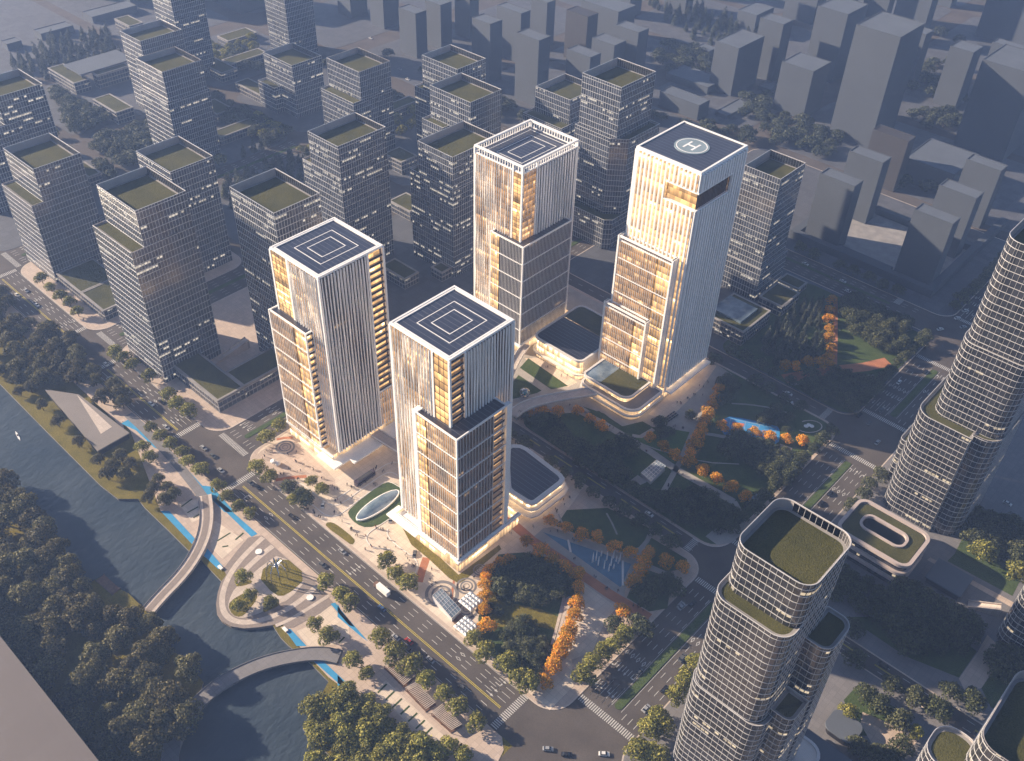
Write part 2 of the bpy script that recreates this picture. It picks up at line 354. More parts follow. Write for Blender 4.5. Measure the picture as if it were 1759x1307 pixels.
# city blocks with kerbs
XR = [(-2400, -1010), (-985, -860), (-833, -716), (-689, -572), (-545, -424), (-397, -145), (-111, 700)]
YR = [(202, 331), (342, 484.5), (497, 622), (649, 790), (805, 940), (955, 1100), (1115, 1300), (1315, 3000)]
k = 0
for i, (x0, x1) in enumerate(XR):
    for j, (y0, y1) in enumerate(YR):
        if i == 6 and j == 1: y1 = 620
        if i == 6 and j == 2: continue
        mb = MB(); near = i >= 5 and j <= 1 or (i == 4 and j == 0) or (i == 3 and j == 0)
        mb.prism(rrect(x0, x1, y0, y1, 13 if i != 6 else 12, 8), 0, ZB)
        tag(mb.build('pavement', M['paving' if near and i < 6 else 'paving_grey'] if (near or i == 6) else M['ground']), kind='structure')
# pale kerb band round the blocks near the camera
for (x0, x1, y0, y1) in [(-397, -145, 202, 331), (-397, -145, 342, 484.5), (-397, -145, 497, 622), (-111, 700, 202, 331), (-111, 700, 342, 620), (-545, -424, 202, 331), (-689, -572, 202, 331), (-397, -145, 649, 790)]:
    mb = MB(); o_ = rrect(x0 - .25, x1 + .25, y0 - .25, y1 + .25, 13.2, 8); mb.ring(o_, inset(o_, .7), 0, ZB + .03); tag(mb.build('kerb', M['pale']), kind='structure')
# sidewalk and promenade on the river side
side = [(-1400, YK - .2), (-1400, 168), (-640, 168), (-470, 166)] + V('v4', [(610, 850), (650, 900)]) + V('v6', [(800, 55), (870, 130), (960, 222), (1005, 280), (1110, 345)]) + V('w7', [(240, 310), (300, 230), (600, 100), (900, 500), (800, 850)]) + V('v6', [(1400, 640), (1480, 720), (1545, 790), (1640, 890), (1743, 965)]) + V('v7', [(60, 960), (180, 1060), (330, 1150), (470, 1240), (560, 1290)]) + [(-166, 130), (-152, 130), (-150, 168)] + [(-152, 174), (-157, YK - .2)]
fill([side], ZB, 'promenade', M['paving'], thick=.15)
fill([rrect(-105.5, 400, 100, YK - 4, 12, 6)], ZB, 'pavement', M['paving'], thick=.15)
deck = V('w7', [(600, 0), (470, 20), (370, 140), (300, 230), (240, 310), (265, 370), (215, 440), (185, 540), (170, 640), (178, 730), (225, 800), (310, 850), (430, 870), (560, 860), (720, 835), (725, 855), (800, 832), (810, 868), (900, 860), (1000, 805), (1140, 733), (1270, 635), (1080, 420), (1030, 385), (780, 165)])
fill([deck], Z2, 'river_deck', M['deck'], thick=1.6)
b1 = smooth_poly(V('w7', [(610, 20), (480, 140), (370, 260), (290, 380), (235, 520), (222, 640), (250, 735), (320, 795), (430, 818), (560, 802), (700, 760), (860, 680), (1000, 580), (1110, 475)]), 2, False)
b2 = smooth_poly(V('w7', [(700, 100), (590, 185), (490, 275), (420, 350)]), 2, False)
b3 = smooth_poly(V('w7', [(730, 845), (860, 790), (1000, 705), (1120, 630), (1230, 560)]), 2, False)
ribbon('stone_band', [(b1, 3.0), (b2, 3.2), (b3, 2.0)], Z3, M['pale'])
inner = V('w7', [(770, 168), (620, 270), (480, 385), (345, 490), (285, 620), (285, 700), (350, 765), (440, 775), (600, 720), (700, 660), (860, 600), (1030, 400)])
fill([smooth_poly(inner, 1)], Z3 - .01, 'stone_terrace', M['pale'])
lw = [smooth_poly(V('w7', q), 1) for q in ([(790, 180), (1030, 385), (830, 565), (720, 565), (545, 365)], [(340, 482), (400, 430), (490, 415), (515, 440), (440, 470)],
      [(278, 650), (340, 590), (430, 540), (545, 530), (560, 590), (460, 720), (400, 768), (320, 745)], [(620, 640), (720, 585), (775, 650), (690, 690), (602, 730)])]
fill(lw, Z3 + .03, 'lawn', M['lawn'])
# blue running strips on the river park
bl = [V('v6', q) for q in ([(800, 60), (845, 62), (972, 198), (958, 226)], [(1035, 248), (1113, 338), (1090, 352), (1018, 285)], [(1060, 0), (1085, 0), (1285, 175), (1255, 190)],
      [(1650, 525), (1672, 518), (1770, 640), (1743, 632)], [(1415, 645), (1450, 650), (1530, 735), (1480, 735)], [(1563, 808), (1610, 808), (1775, 960), (1743, 970)])]
bl += [V('v4', q) for q in ([(605, 865), (640, 845), (850, 1000), (1010, 1175), (1060, 1180), (1170, 1307), (1120, 1307), (990, 1180), (830, 1010), (770, 985), (680, 900)],)] + [V('v7', q) for q in ([(0, 525), (18, 560), (150, 710), (120, 690), (0, 590)], [(0, 880), (60, 945), (30, 965), (0, 940)])]
fill(bl, Z2 + .01, 'running_track', M['blue'])
# slab joints and planting strips on the river park
jn = [V('v6', q) for q in ([(905, 40), (960, 0)], [(935, 70), (990, 40)], [(965, 95), (1000, 75)], [(1085, 210), (1150, 170)], [(1110, 240), (1140, 235)], [(1175, 205), (1215, 170)])]
jn += [V('v7', [(200 + 38 * i, 968 + 36 * i), (245 + 38 * i, 925 + 36 * i)]) for i in range(7)] + [V('v6', [(1690, 720), (1720, 690)])]
ribbon('planting_strip', [(q, .9) for q in jn], Z2 + .02, M['lawn2'])
ribbon('path', [(smooth_poly(V('v4', [(640, 820), (730, 900), (880, 1060), (960, 1160), (1020, 1240)]), 2, False), 5.5)], Z2 + .03, M['paving_grey'])
fill([V('v6', [(890, 20), (1000, 0), (1020, 40), (1000, 100), (960, 120)]), V('v6', [(1050, 130), (1075, 110), (1215, 205), (1150, 265), (1110, 300), (1050, 240)]), V('v6', [(1560, 560), (1640, 520), (1743, 640), (1743, 700), (1600, 640)]), V('v6', [(1480, 660), (1530, 640), (1740, 720), (1590, 735), (1540, 735)])] +
     [V('v7', [(180, 960), (240, 905), (540, 1190), (470, 1230)])], Z1 + .01, 'stone_paving', M['plaza'])
# tower plaza
A1 = V('w1', [(110, 640), (130, 580), (200, 510), (340, 460), (540, 380), (870, 690), (1060, 800), (1480, 520)]) + [(-300, 262), (-291, 262), (-291, 238), (-236, 228), (-232, 300), (-240, 325), (-280, 328), (-392, 328), (-394, 300)]
plz = [(-385, 204.0), (-150, 204.0), (-150, 222), (-225, 300), (-232, 329), (-393, 329), (-395.5, 240), (-395, 214), (-391, 207)]
fill([plz], Z1, 'plaza', M['plaza'])
fill([V('w1', [(150, 610), (330, 470), (560, 390), (880, 700), (960, 790), (950, 900), (700, 760), (420, 800), (170, 700)])], Z2, 'plaza_paving', M['paving'])
ribbon('terracotta_path', [(V('w1', [(410, 410), (480, 395), (560, 392)]), 2.0), (V('w1', [(400, 790), (560, 765), (690, 755)]), 2.5), (V('w2', [(870, 1307), (905, 1180), (940, 1080)]), 4.2), (V('w6', [(520, 380), (530, 290), (545, 200)]), 1.2),
       (V('w8', [(20, 40), (150, 140), (300, 270), (560, 440), (780, 600), (1010, 760), (1390, 990)]), 6.0)], Z2 + .03, M['terra'])
rings = MB()
for (view, cx, cy, r0) in [('w1', 490, 482, 6.0), ('w6', 660, 255, 5.5), ('w6', 430, 330, 9.0), ('w6', 660, 470, 6.5), ('w6', 790, 105, 4.0)]:
    x, y = V(view, [(cx, cy)])[0]
    for r in (r0, r0 * .62, r0 * .3):
        o_ = [(x + r * math.cos(t * math.pi / 18), y + r * math.sin(t * math.pi / 18)) for t in range(36)]; rings.ring(o_, [(x + (p[0] - x) * .8, y + (p[1] - y) * .8) for p in o_], Z2 + .02, Z2 + .05)
tag(rings.build('paving_ring', M['paving_grey']), kind='structure')
drv = [smooth_poly(V(v_, q), 2, False) for v_, q in (('w1', [(600, 815), (660, 830), (780, 930), (880, 1010), (960, 1030), (1040, 1000), (1250, 840), (1430, 720), (1500, 715), (1590, 780)]),
       ('w1', [(720, 1010), (760, 1030), (850, 1110), (930, 1135), (1010, 1110), (1200, 960), (1390, 820), (1470, 800), (1600, 880)]), ('w1', [(965, 970), (1100, 880)]), ('w1', [(1330, 710), (1460, 625), (1560, 625)]),
       ('w2', [(715, 640), (480, 790), (385, 860), (375, 920), (440, 990), (600, 1000)]), ('w2', [(580, 810), (570, 860), (620, 930), (740, 1020), (840, 1090), (860, 1150), (830, 1250)]))]
ribbon('drive_kerb', [(q, .5) for q in drv], Z2 + .16, M['white2'], thick=.2)
fill([smooth_poly(V('w1', [(1070, 1110), (1100, 1050), (1380, 830), (1500, 800), (1620, 900), (1630, 1010), (1420, 1190), (1260, 1240), (1150, 1200)]), 1)], Z2 + .05, 'lawn', M['lawn2'])
fill([smooth_poly(V('w2', [(0, 750), (60, 748), (130, 790), (265, 900), (270, 935), (240, 965), (180, 920), (0, 790)]), 1), V('w2', [(700, 770), (930, 950), (1240, 1240), (1620, 960), (1640, 1000), (1300, 1290), (1240, 1320), (1150, 1270), (960, 1090), (800, 960)])], Z2 + .04, 'lawn', M['lawn'])
# pocket park in front of the corner tower
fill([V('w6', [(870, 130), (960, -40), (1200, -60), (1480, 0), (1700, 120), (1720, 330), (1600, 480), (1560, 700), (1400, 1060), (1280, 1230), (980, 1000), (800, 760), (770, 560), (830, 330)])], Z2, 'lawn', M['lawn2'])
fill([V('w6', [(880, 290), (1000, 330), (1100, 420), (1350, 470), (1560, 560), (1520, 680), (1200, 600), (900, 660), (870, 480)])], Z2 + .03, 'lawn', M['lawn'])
fill([V('w8', [(790, 680), (1085, 890), (960, 1060), (900, 1200), (860, 1307), (560, 1420), (430, 1620), (280, 1560), (540, 1300), (690, 1010), (760, 820)])], Z2 + .06, 'stone_terrace', M['plaza'])
fill([V('w8', [(400, 150), (480, 140), (900, 300), (1200, 420), (1280, 470), (1180, 640), (1150, 830), (900, 690), (440, 340), (310, 230)])], Z2 + .02, 'stone_terrace', M['path'])
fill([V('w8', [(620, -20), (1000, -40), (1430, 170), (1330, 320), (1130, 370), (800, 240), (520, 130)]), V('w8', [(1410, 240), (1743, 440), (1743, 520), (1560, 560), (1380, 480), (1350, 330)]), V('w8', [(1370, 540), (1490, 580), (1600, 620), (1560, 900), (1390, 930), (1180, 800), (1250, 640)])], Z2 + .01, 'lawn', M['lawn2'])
ribbon('path', [(V('w8', [(540, 20), (580, 110)]), 1.0), (V('w8', [(990, 10), (1040, 100), (1090, 210)]), 1.0), (V('w8', [(1370, 490), (1500, 560), (1640, 610)]), 2.4), (V('w8', [(1420, 150), (1370, 270), (1260, 400)]), 2.6)], Z2 + .05, M['path'])
ribbon('path', [(V('w8', [(620, 790), (560, 980), (480, 1240)]), .8)], Z2 + .1, M['pale'])
pools = [V('w8', q) for q in ([(392, 186), (622, 268), (642, 366)], [(650, 282), (860, 352), (1128, 452), (1134, 684), (1118, 702), (668, 380)], [(1156, 464), (1220, 486), (1152, 640)])]
fill(pools, Z2 + .08, 'pool_water', M['pool'])
# park by the helipad tower
fill([rrect(-300, -147, 343.5, 483, 11, 6)], Z1, 'park_lawn', M['lawn2'])
hs = V('w4', [(-60, 470), (200, 640), (440, 620), (640, 640), (810, 660), (880, 560), (1090, 200), (1190, 130), (1020, 20), (900, -60)]) + [(-240, 482), (-396, 482), (-396, 344), (-300, 344), (-300, 350)]
fill([hs], Z2, 'plaza', M['path'])
fill([V('w4', [(400, 500), (560, 560), (640, 500), (900, 250), (1040, 50), (930, -20), (560, 350)]), V('x6', [(200, 560), (330, 560), (640, 760), (560, 800), (400, 800)])], Z2 + .02, 'plaza_paving', M['plaza'])
ribbon('path', [(V('w4', [(-330, 420), (0, 600), (200, 720), (420, 850), (650, 1010), (900, 1150), (1200, 1320)]), 5.2), (V('w4', [(850, 580), (760, 800), (690, 960), (600, 1120), (500, 1300)]), 3.4), (V('w4', [(250, 700), (330, 710), (450, 640)]), 3.0), (V('w4', [(590, 620), (800, 655)]), 3.0),
       (smooth_poly(V('w4', [(1180, 400), (1350, 410), (1550, 440), (1743, 500)]), 1, False), 1.2), (V('w4', [(850, 930), (1000, 955), (1250, 967)]), .9), (V('w4', [(930, 680), (1100, 710), (1180, 720)]), 2.8), (V('w4', [(350, 780), (480, 830), (610, 865)]), .9), (V('w4', [(1630, 790), (1743, 830)]), 3.0), (V('w3', [(870, 240), (1000, 340), (1130, 440)]), 1.6), (V('w5', [(880, 660), (960, 800), (900, 960), (640, 1000)]), 3.0)], Z2 + .05, M['path'])
fill([V('w4', [(280, 730), (420, 650), (560, 630), (800, 668), (650, 960), (480, 850)])], Z2 + .03, 'lawn', M['lawn3'])
fill([V('x6', [(680, 960), (860, 1020), (1000, 1130), (1180, 1085), (1260, 1130), (1080, 1170), (960, 1130), (800, 1040)]), V('x6', [(160, 640), (230, 560), (560, 790), (420, 820)]), V('x6', [(90, 770), (150, 700), (340, 830), (300, 850), (100, 900)])], Z2 + .06, 'lawn', M['lawn2'])
fill([V('w5', [(610, 990), (690, 920), (990, 820), (960, 960), (850, 1050), (720, 1070)])], Z2 + .04, 'plaza_paving', M['path'])
fill([smooth_poly(V('w4', [(1100, 510), (1350, 550), (1600, 605), (1635, 650), (1620, 795), (1460, 770), (1200, 710), (1075, 680)]), 1)], Z2 + .07, 'sports_court', M['court'])
cl = [V('w4', q) for q in ([(1170, 540), (1150, 660)], [(1310, 570), (1290, 690)], [(1180, 545), (1600, 630)], [(1130, 670), (1560, 760)], [(1600, 630), (1570, 760)], [(1440, 600), (1410, 730)])]
ribbon('court_marking', [(q, .22) for q in cl], Z2 + .1, M['mark'])
fill([V('w4', [(1190, 570), (1300, 590), (1290, 620), (1180, 600)]), V('w4', [(1440, 680), (1470, 685), (1465, 710), (1435, 705)])], Z2 + .09, 'court_marking', plain('orange court paint', (.55, .16, .07)))
# triangular garden across the narrow street
fill([rrect(-250, -147, 499, 618, 10, 6)], Z1, 'garden_lawn', M['lawn2'])
ribbon('terracotta_path', [(V('x4', [(1025, 330), (1025, 600), (1020, 830)]), 3.0), (V('x4', [(640, 920), (800, 890), (1050, 850), (1250, 830), (1420, 790)]), 9.0)], Z2 + .02, M['terra'])
ribbon('path', [(V('x4', [(690, 960), (780, 955)]), 2.5), (V('x4', [(1225, 905), (1310, 895)]), 2.5)], Z2 + .03, M['path'])
# right-hand blocks: lawns and courts
fill([V('x7', [(1160, 540), (1230, 400), (1738, 700), (1640, 890), (1100, 600)]), V('x8', [(270, 0), (600, 0), (1000, 0), (1360, 290), (1210, 510), (760, 330)]), V('x8', [(1400, 600), (1500, 400), (1759, 420), (1759, 900), (1480, 760)]), V('x8', [(360, 570), (700, 780), (560, 1000), (380, 1000), (240, 700)])], Z1, 'lawn', M['lawn2'])
fill([V('x7', [(960, 570), (1680, 960), (1660, 1000), (930, 590)]), V('x7', [(940, 870), (1150, 960), (1400, 1307), (1100, 1100)]), V('x8', [(400, 800), (640, 900), (860, 1050), (700, 1210), (560, 1210), (380, 900)]), V('x8', [(1370, 290), (1450, 150), (1600, 300), (1400, 600), (1260, 620), (1210, 520)])], Z1 + .02, 'stone_paving', M['paving'])
# ------------------------------------------------------------------ road paint
pm, py_ = MB(), MB()
def stripe(mb, x0, x1, y0, y1, z=.045): mb.face([(x0, y0, z), (x1, y0, z), (x1, y1, z), (x0, y1, z)])
def dash_x(y, x0, x1, L=4.0, gap=6.5, w=.28):
    x = x0
    while x < x1: stripe(pm, x, min(x + L, x1), y - w / 2, y + w / 2); x += L + gap
def dash_y(x, y0, y1, L=4.0, gap=6.5, w=.28):
    y = y0
    while y < y1: stripe(pm, x - w / 2, x + w / 2, y, min(y + L, y1)); y += L + gap
def zebra_x(x0, x1, y0, y1):                          # crossing that is walked along x (bars lie along y)
    x = x0
    while x < x1: stripe(pm, x, x + .55, y0, y1); x += 1.15
def zebra_y(x0, x1, y0, y1):
    y = y0
    while y < y1: stripe(pm, x0, x1, y, y + .55); y += 1.15
def arrow(x, y, ang, turn=0, s=1.0):
    c, n = math.cos(ang), math.sin(ang)
    def T(a, b): return (x + (a * c - b * n) * s, y + (a * n + b * c) * s, .05)
    pm.face([T(-2.4, -.18), T(.6, -.18), T(.6, .18), T(-2.4, .18)])
    if turn == 0: pm.face([T(.6, -.65), T(2.4, 0), T(.6, .65)])
    else: pm.face([T(.6, -.2), T(.6, .9 * turn), T(1.0, .9 * turn), T(1.0, -.2)][::1 if turn > 0 else -1]); pm.face([T(.2, .8 * turn), T(1.4, .8 * turn), T(.8, 1.9 * turn)][::1 if turn > 0 else -1])
def diamond(x, y, ang, s=1.0):
    c, n = math.cos(ang), math.sin(ang)
    q = [(-2, 0), (0, -.8), (2, 0), (0, .8)]; o_ = [(x + (a * c - b * n) * s, y + (a * n + b * c) * s) for a, b in q]; i_ = [(x + (a * c - b * n) * s * .6, y + (a * n + b * c) * s * .6) for a, b in q]
    for i in range(4):
        j = (i + 1) % 4; pm.face([(*o_[i], .05), (*o_[j], .05), (*i_[j], .05), (*i_[i], .05)])
segs = [(-1400, -1020), (-975, -870), (-823, -732), (-682, -588), (-531, -446), (-377, -168), (-98, 500)]
for a, b_ in segs:
    for y in (181.8, 185.1): dash_x(y, a, b_)
    for y in (192.4, 195.6, 198.8): dash_x(y, a, b_)
    for y in (188.45, 189.2): stripe(py_, a, b_, y - .13, y + .13)
    stripe(pm, a, b_, 178.9, 179.1); stripe(pm, a, b_, 201.3, 201.5)
    if b_ - a < 500:
        zebra_y(b_ + 2.5, b_ + 6.5, 179.2, 201.5); zebra_y(a - 6.5, a - 2.5, 179.2, 201.5)
        for k, y in enumerate((190.8, 194, 197.2, 200.2)): arrow(b_ - 9, y, 0, (0, 0, 1, 0)[k]); diamond(b_ - 34, y, 0) if k in (1, 2) else None
        for k, y in enumerate((180.3, 183.4, 186.8)): arrow(a + 9, y, math.pi, (0, -1, 1)[k]); diamond(a + 30, y, 0) if k else None
        for y in (190.8, 194, 197.2): arrow(a + (b_ - a) * .45, y, 0)
        for y in (181.8, 185.1): stripe(pm, a, a + 14, y - .12, y + .12)
        for y in (192.4, 195.6, 198.8): stripe(pm, b_ - 14, b_, y - .12, y + .12)
yseg = [(224, 315), (360, 463), (516, 588), (660, 900), (960, 1300)]
for a, b_ in yseg:
    for x in (-141.4, -137.9, -134.4, -131): dash_y(x, a, b_)
    for x in (-121.8, -118.2, -114.8): dash_y(x, a, b_)
    zebra_x(-144, -112, a - 6, a - 2.2); zebra_x(-144, -112, b_ + 2.2, b_ + 6)
    stripe(pm, -130.3, -130.1, a + 3, b_ - 3); stripe(pm, -124.5, -124.3, a + 3, b_ - 3)
    for k, x in enumerate((-143, -139.6, -136.1, -132.6)): arrow(x, a + 8, -math.pi / 2, (0, 0, 1, 0)[k]); diamond(x, a + 32, math.pi / 2); arrow(x, a + 22, -math.pi / 2, (-1, 0, 0, 1)[k])
    for k, x in enumerate((-123, -119.8, -116.4)): arrow(x, b_ - 8, math.pi / 2, (1, 0, -1)[k]); diamond(x, b_ - 30, math.pi / 2)
    for x in (-141.4, -137.9, -134.4, -131): stripe(pm, x - .12, x + .12, a, a + 14)
    mb = MB(); mb.prism(rrect(-129.4, -125.2, a + 3, b_ - 3, 2, 6), 0, .22); tag(mb.build('median_strip', M['lawn2']), kind='structure')
for a, b_ in [(210, 330), (350, 480), (500, 620)]:
    for xc in (-410.5, -558.5, -702.5):
        for dx in (-10, -6.6, -3.4, 3.4, 6.6, 10): dash_y(xc + dx, a, b_)
        mb = MB(); mb.prism(rrect(xc - 1.8, xc + 1.8, a + 4, b_ - 3, 1.7, 5), 0, .22); tag(mb.build('median_strip', M['lawn2']), kind='structure')
        for k, dx in enumerate((-11.5, -8.3, -5)): arrow(xc + dx, a + 10, -math.pi / 2, (0, 0, 1)[k]); diamond(xc + dx, a + 30, math.pi / 2)
for xc in (-410.5, -558.5, -702.5): zebra_x(xc - 13, xc + 13, 203.5, 207.5); zebra_x(xc - 13, xc + 13, 325, 329)
for a, b_ in [(-392, -160), (-100, 400)]:
    for x in range(int(a), int(b_), 11): stripe(pm, x, x + 4, 333.9, 334.15); stripe(pm, x, x + 4, 339.2, 339.45)
    x = a
    while x < b_: stripe(py_, x, x + 14, 336.5, 336.75); stripe(py_, x, x + 14, 337.0, 337.25); x += 26
    dash_x(490.7, a, b_) if a < -200 else None
zebra_y(-162, -158, 332, 341.5); zebra_y(-162, -158, 485.5, 496.5); zebra_y(-109, -105, 332, 341.5)
for a, b_ in [(-392, -165), (-540, -430), (-680, -580)]:
    for y in (625.5, 629, 632.5, 641, 644.5): dash_x(y, a, b_, 3.5, 5)
    mb = MB(); mb.prism(rrect(a + 4, b_ - 22, 635.6, 638.4, 1.3, 4), 0, .22); tag(mb.build('median_strip', M['lawn2']), kind='structure')
zebra_y(-186, -181, 641, 648)
tag(pm.build('road_marking', M['mark']), kind='structure'); tag(py_.build('centre_line', M['yellow']), kind='structure')
# ================================================================== BUILDINGS
def zat(px, py, ax, val):
    a, b_ = np.array(P(px, py, 0)), np.array(P(px, py, 100)); t = (val - a[ax]) / (b_[ax] - a[ax]); q = a + (b_ - a) * t
    return 100 * t, float(q[0]), float(q[1])
def foot(L, Fp, R, z):
    l, f, r = P(*L, z), P(*Fp, z), P(*R, z); return l[0], f[0], f[1], r[1]
def shell(gm, mm, poly, z0, z1, fl=4.6, bay=2.1, hw=.30, vw=.17, off=.14, zbase=0.0):
    n = len(poly); u = 0.0; gm.prism(poly, z0, z1, top=False)
    k = math.ceil((z0 - zbase) / fl)
    zs = []
    while zbase + k * fl <= z1 + .1: zs.append(zbase + k * fl); k += 1
    if z1 - (zs[-1] if zs else z0) > 1: zs.append(z1)
    op, ip = inset(poly, -off), inset(poly, .1)
    for z in zs: mm.ring(op, ip, z - hw / 2, z + hw / 2)
    per = 0.0; nxt = 0.0
    for i in range(n):
        p, q = poly[i], poly[(i + 1) % n]; L = math.hypot(q[0] - p[0], q[1] - p[1]); t = ((q[0] - p[0]) / L, (q[1] - p[1]) / L); nn = (t[1], -t[0])
        if L > 4:                                       # straight side: even bays
            m_ = max(1, round(L / bay)); ds = [L * j / m_ for j in range(m_)]; nxt = per + L
        else:
            ds = []
            while nxt < per + L: ds.append(nxt - per); nxt += bay
        for d in ds:
            c = (p[0] + t[0] * d, p[1] + t[1] * d); a = (c[0] - t[0] * vw / 2, c[1] - t[1] * vw / 2); b_ = (c[0] + t[0] * vw / 2, c[1] + t[1] * vw / 2); o_ = off * .8
            ao, bo = (a[0] + nn[0] * o_, a[1] + nn[1] * o_), (b_[0] + nn[0] * o_, b_[1] + nn[1] * o_)
            for (s, e) in ((ao, bo), (bo, b_), (a, ao)): mm.face([(*s, z0), (*e, z0), (*e, z1), (*s, z1)])
        per += L
def roof_top(root, poly, z, par, rim=.5, bord=1.6, m_roof='groof', m_panel='panel', fancy=True):
    mb = MB(); mb.face([(*p, z) for p in inset(poly, bord)]); mb.build('green_roof' if m_roof == 'groof' else 'roof_deck', M[m_roof], root)
    mb = MB(); mb.ring(inset(poly, .25), inset(poly, bord), z - .4, z + .12); mb.build('roof_border', M['conc'], root)
    if par > 0:
        mb = MB(); mb.ring(inset(poly, .02), inset(poly, .35), z, z + par - .02); mb.build('parapet', M[m_panel], root)
def tower(name, label, parts, glass='glass', mull='mull', fl=4.6, bay=2.1, group=None, cat='office tower', hw=.30, vw=.17):
    p0 = parts[0]['poly']; cx = sum(p[0] for p in p0) / len(p0); cy = sum(p[1] for p in p0) / len(p0)
    root = empty(name, (0, 0, 0), label, cat, group)
    gm, mm = MB(), MB()
    for b_ in parts:
        par = b_.get('par', 0)
        shell(gm, mm, b_['poly'], b_['z0'], b_['z1'], fl, bay, hw, vw)
        zr = b_['z1'] - par
        roof_top(root, b_['poly'], zr, par, m_roof=b_.get('roof', 'groof'))
        if par > 2:
            ip = inset(b_['poly'], .35); mi = MB()
            for i in range(len(ip)):
                p, q = ip[i], ip[(i + 1) % len(ip)]; L = math.hypot(q[0] - p[0], q[1] - p[1])
                if L < 4:
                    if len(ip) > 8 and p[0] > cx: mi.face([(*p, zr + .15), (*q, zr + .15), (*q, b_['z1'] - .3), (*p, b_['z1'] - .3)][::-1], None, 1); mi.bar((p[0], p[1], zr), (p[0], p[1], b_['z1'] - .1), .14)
                    continue
                if abs(p[0] - q[0]) < .1 and p[0] < sum(a[0] for a in ip) / len(ip): continue     # this inner side stays pale, painted as glass lit from behind
                t = ((q[0] - p[0]) / L, (q[1] - p[1]) / L); nn = (-t[1], t[0])
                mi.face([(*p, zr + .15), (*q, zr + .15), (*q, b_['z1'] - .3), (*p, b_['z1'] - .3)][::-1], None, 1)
                k = round(L / bay)
                for j in range(k + 1):
                    d = L * j / k; c = (p[0] + t[0] * d, p[1] + t[1] * d); mi.bar((c[0] + nn[0] * .1, c[1] + nn[1] * .1, zr), (c[0] + nn[0] * .1, c[1] + nn[1] * .1, b_['z1'] - .1), .14)
            if mi.f:
                for v_ in range(0): pass
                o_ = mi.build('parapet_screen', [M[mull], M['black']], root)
    gm.build('curtain_wall', M[glass], root); mm.build('mullions', M[mull], root)
    return root
S_ = 39.5
def city(name, label, L, Fp, R, z=None, low=None, **kw):
    if z is None:
        x0, x1, y0, y1 = foot(L, Fp, R, 0); s = (x1 - x0 + y1 - y0) / 2; z = HC * (1 - S_ / s)
    x0, x1, y0, y1 = foot(L, Fp, R, z); parts = []; zb = 0
    if low:
        kind, px = low[0], low[1]
        if kind == 'front':                              # deeper lower part, terrace towards the river side
            zl, _, yl = zat(*px, 0, x1); zb = zl - 1; parts.append(dict(poly=rect(x0 - .4, x1 + .35, yl, y1 + .4), z0=0, z1=zl, par=1.0))
        elif kind == 'half':
            zl, xl, _ = zat(*px, 1, y0 - low[2]); parts.append(dict(poly=rect(xl, xl + low[3], y0 - low[2], y0 + 2), z0=0, z1=zl, par=1.0))
        elif kind == 'side':
            zl, xl, _ = zat(*px, 1, y0 - .35); zb = zl - 1; parts.append(dict(poly=rect(min(xl, x0 - 3), x1 + .3, y0 - .35, y1 + .35), z0=0, z1=zl, par=1.0))
        elif kind == 'slim':                             # slightly wider below
            zb = low[1] - 1; parts.append(dict(poly=rect(x0 - 1.6, x1 + 1.4, y0 - 1.6, y1 + 1.6), z0=0, z1=low[1], par=.6))
    parts.append(dict(poly=rect(x0, x1, y0, y1), z0=zb, z1=z, par=5.0))
    return tower(name, label, parts, group='glass office towers with planted roofs', **kw)
G_ = 'office_tower'
city(G_, 'glass tower with planted side terrace beside the river road, near the far road end', (5.5, 254.3), (56.5, 290.7), (134.4, 260.8), None, ('front', (53.2, 353.6)))
city(G_, 'glass tower with a low planted terrace standing over the L-shaped green-roofed pavilion', (165.2, 317.3), (231.7, 362.3), (316.1, 326.1), 126, ('front', (224.3, 433.9)))
city(G_, 'plain square glass tower half hidden right behind the terraced river-road tower', (232.8, 259.5), (291.9, 295.5), (363.5, 266.5))
city(G_, 'glass tower with sunlit planted roof directly behind the stepped white tower', (392.9, 321.2), (470, 366.1), (546.2, 330), 127)
city(G_, 'hazy glass tower overlapped in front by the slimmer-topped glass tower', (204.7, 53.2), (240.5, 70.7), (308.4, 48.7))
city(G_, 'glass tower with a shadow groove at mid height in the hazy quarter', (237.5, 98.1), (278.1, 123.4), (343.5, 101), None, ('slim', 62))
city(G_, 'short stepped glass block beside the curved street corner', (450.5, 90), (501, 112.4), (549.7, 94.5), 53, ('half', (481.8 - 38.6, 137.7), 8, 26))
city(G_, 'hazy glass tower with a planted ledge above the courtyard wing', (559.2, 99.1), (616.5, 123.4), (666.5, 102.8), None, ('front', (606.3, 177.2)))
city(G_, 'glass tower beside the conifer grove, behind the white tower roof', (526.4, 225.9), (579.9, 251.6), (658.8, 216.3), 108, ('side', (519.5, 271.8)))
city(G_, 'glass tower touching the open-parapet white tower on its left', (716.9, 242), (777, 270), (852.3, 232.8), 101, ('side', (704.2, 289)))
city(G_, 'middle glass tower of the three lined up behind one another', (739, 146), (807.8, 175.9), (858.9, 152.4), None, ('half', (725.2, 202.9), 7, 24))
city(G_, 'rear glass tower of the three lined up behind one another', (723.8, 94.5), (785.4, 119), (831.7, 99.1), None, ('side', (712.4, 146.9)))
S0_ = P(968.3, 124.8)[1] - P(920.6, 147.8)[1]; z17 = HC * (1 - 39.5 / S0_); a17 = P(920.6, 147.8, z17)
tower(G_, 'wide glass tower with lower planted deck, behind the chamfered tower', [dict(poly=rect(a17[0] - 3, a17[0] + 41, a17[1] - 12, a17[1] + 41), z0=0, z1=zat(915, 200, 1, a17[1] - 12)[0], par=1), dict(poly=rect(a17[0], a17[0] + 39, a17[1], a17[1] + 39.5), z0=20, z1=z17, par=5)], group='glass office towers with planted roofs')
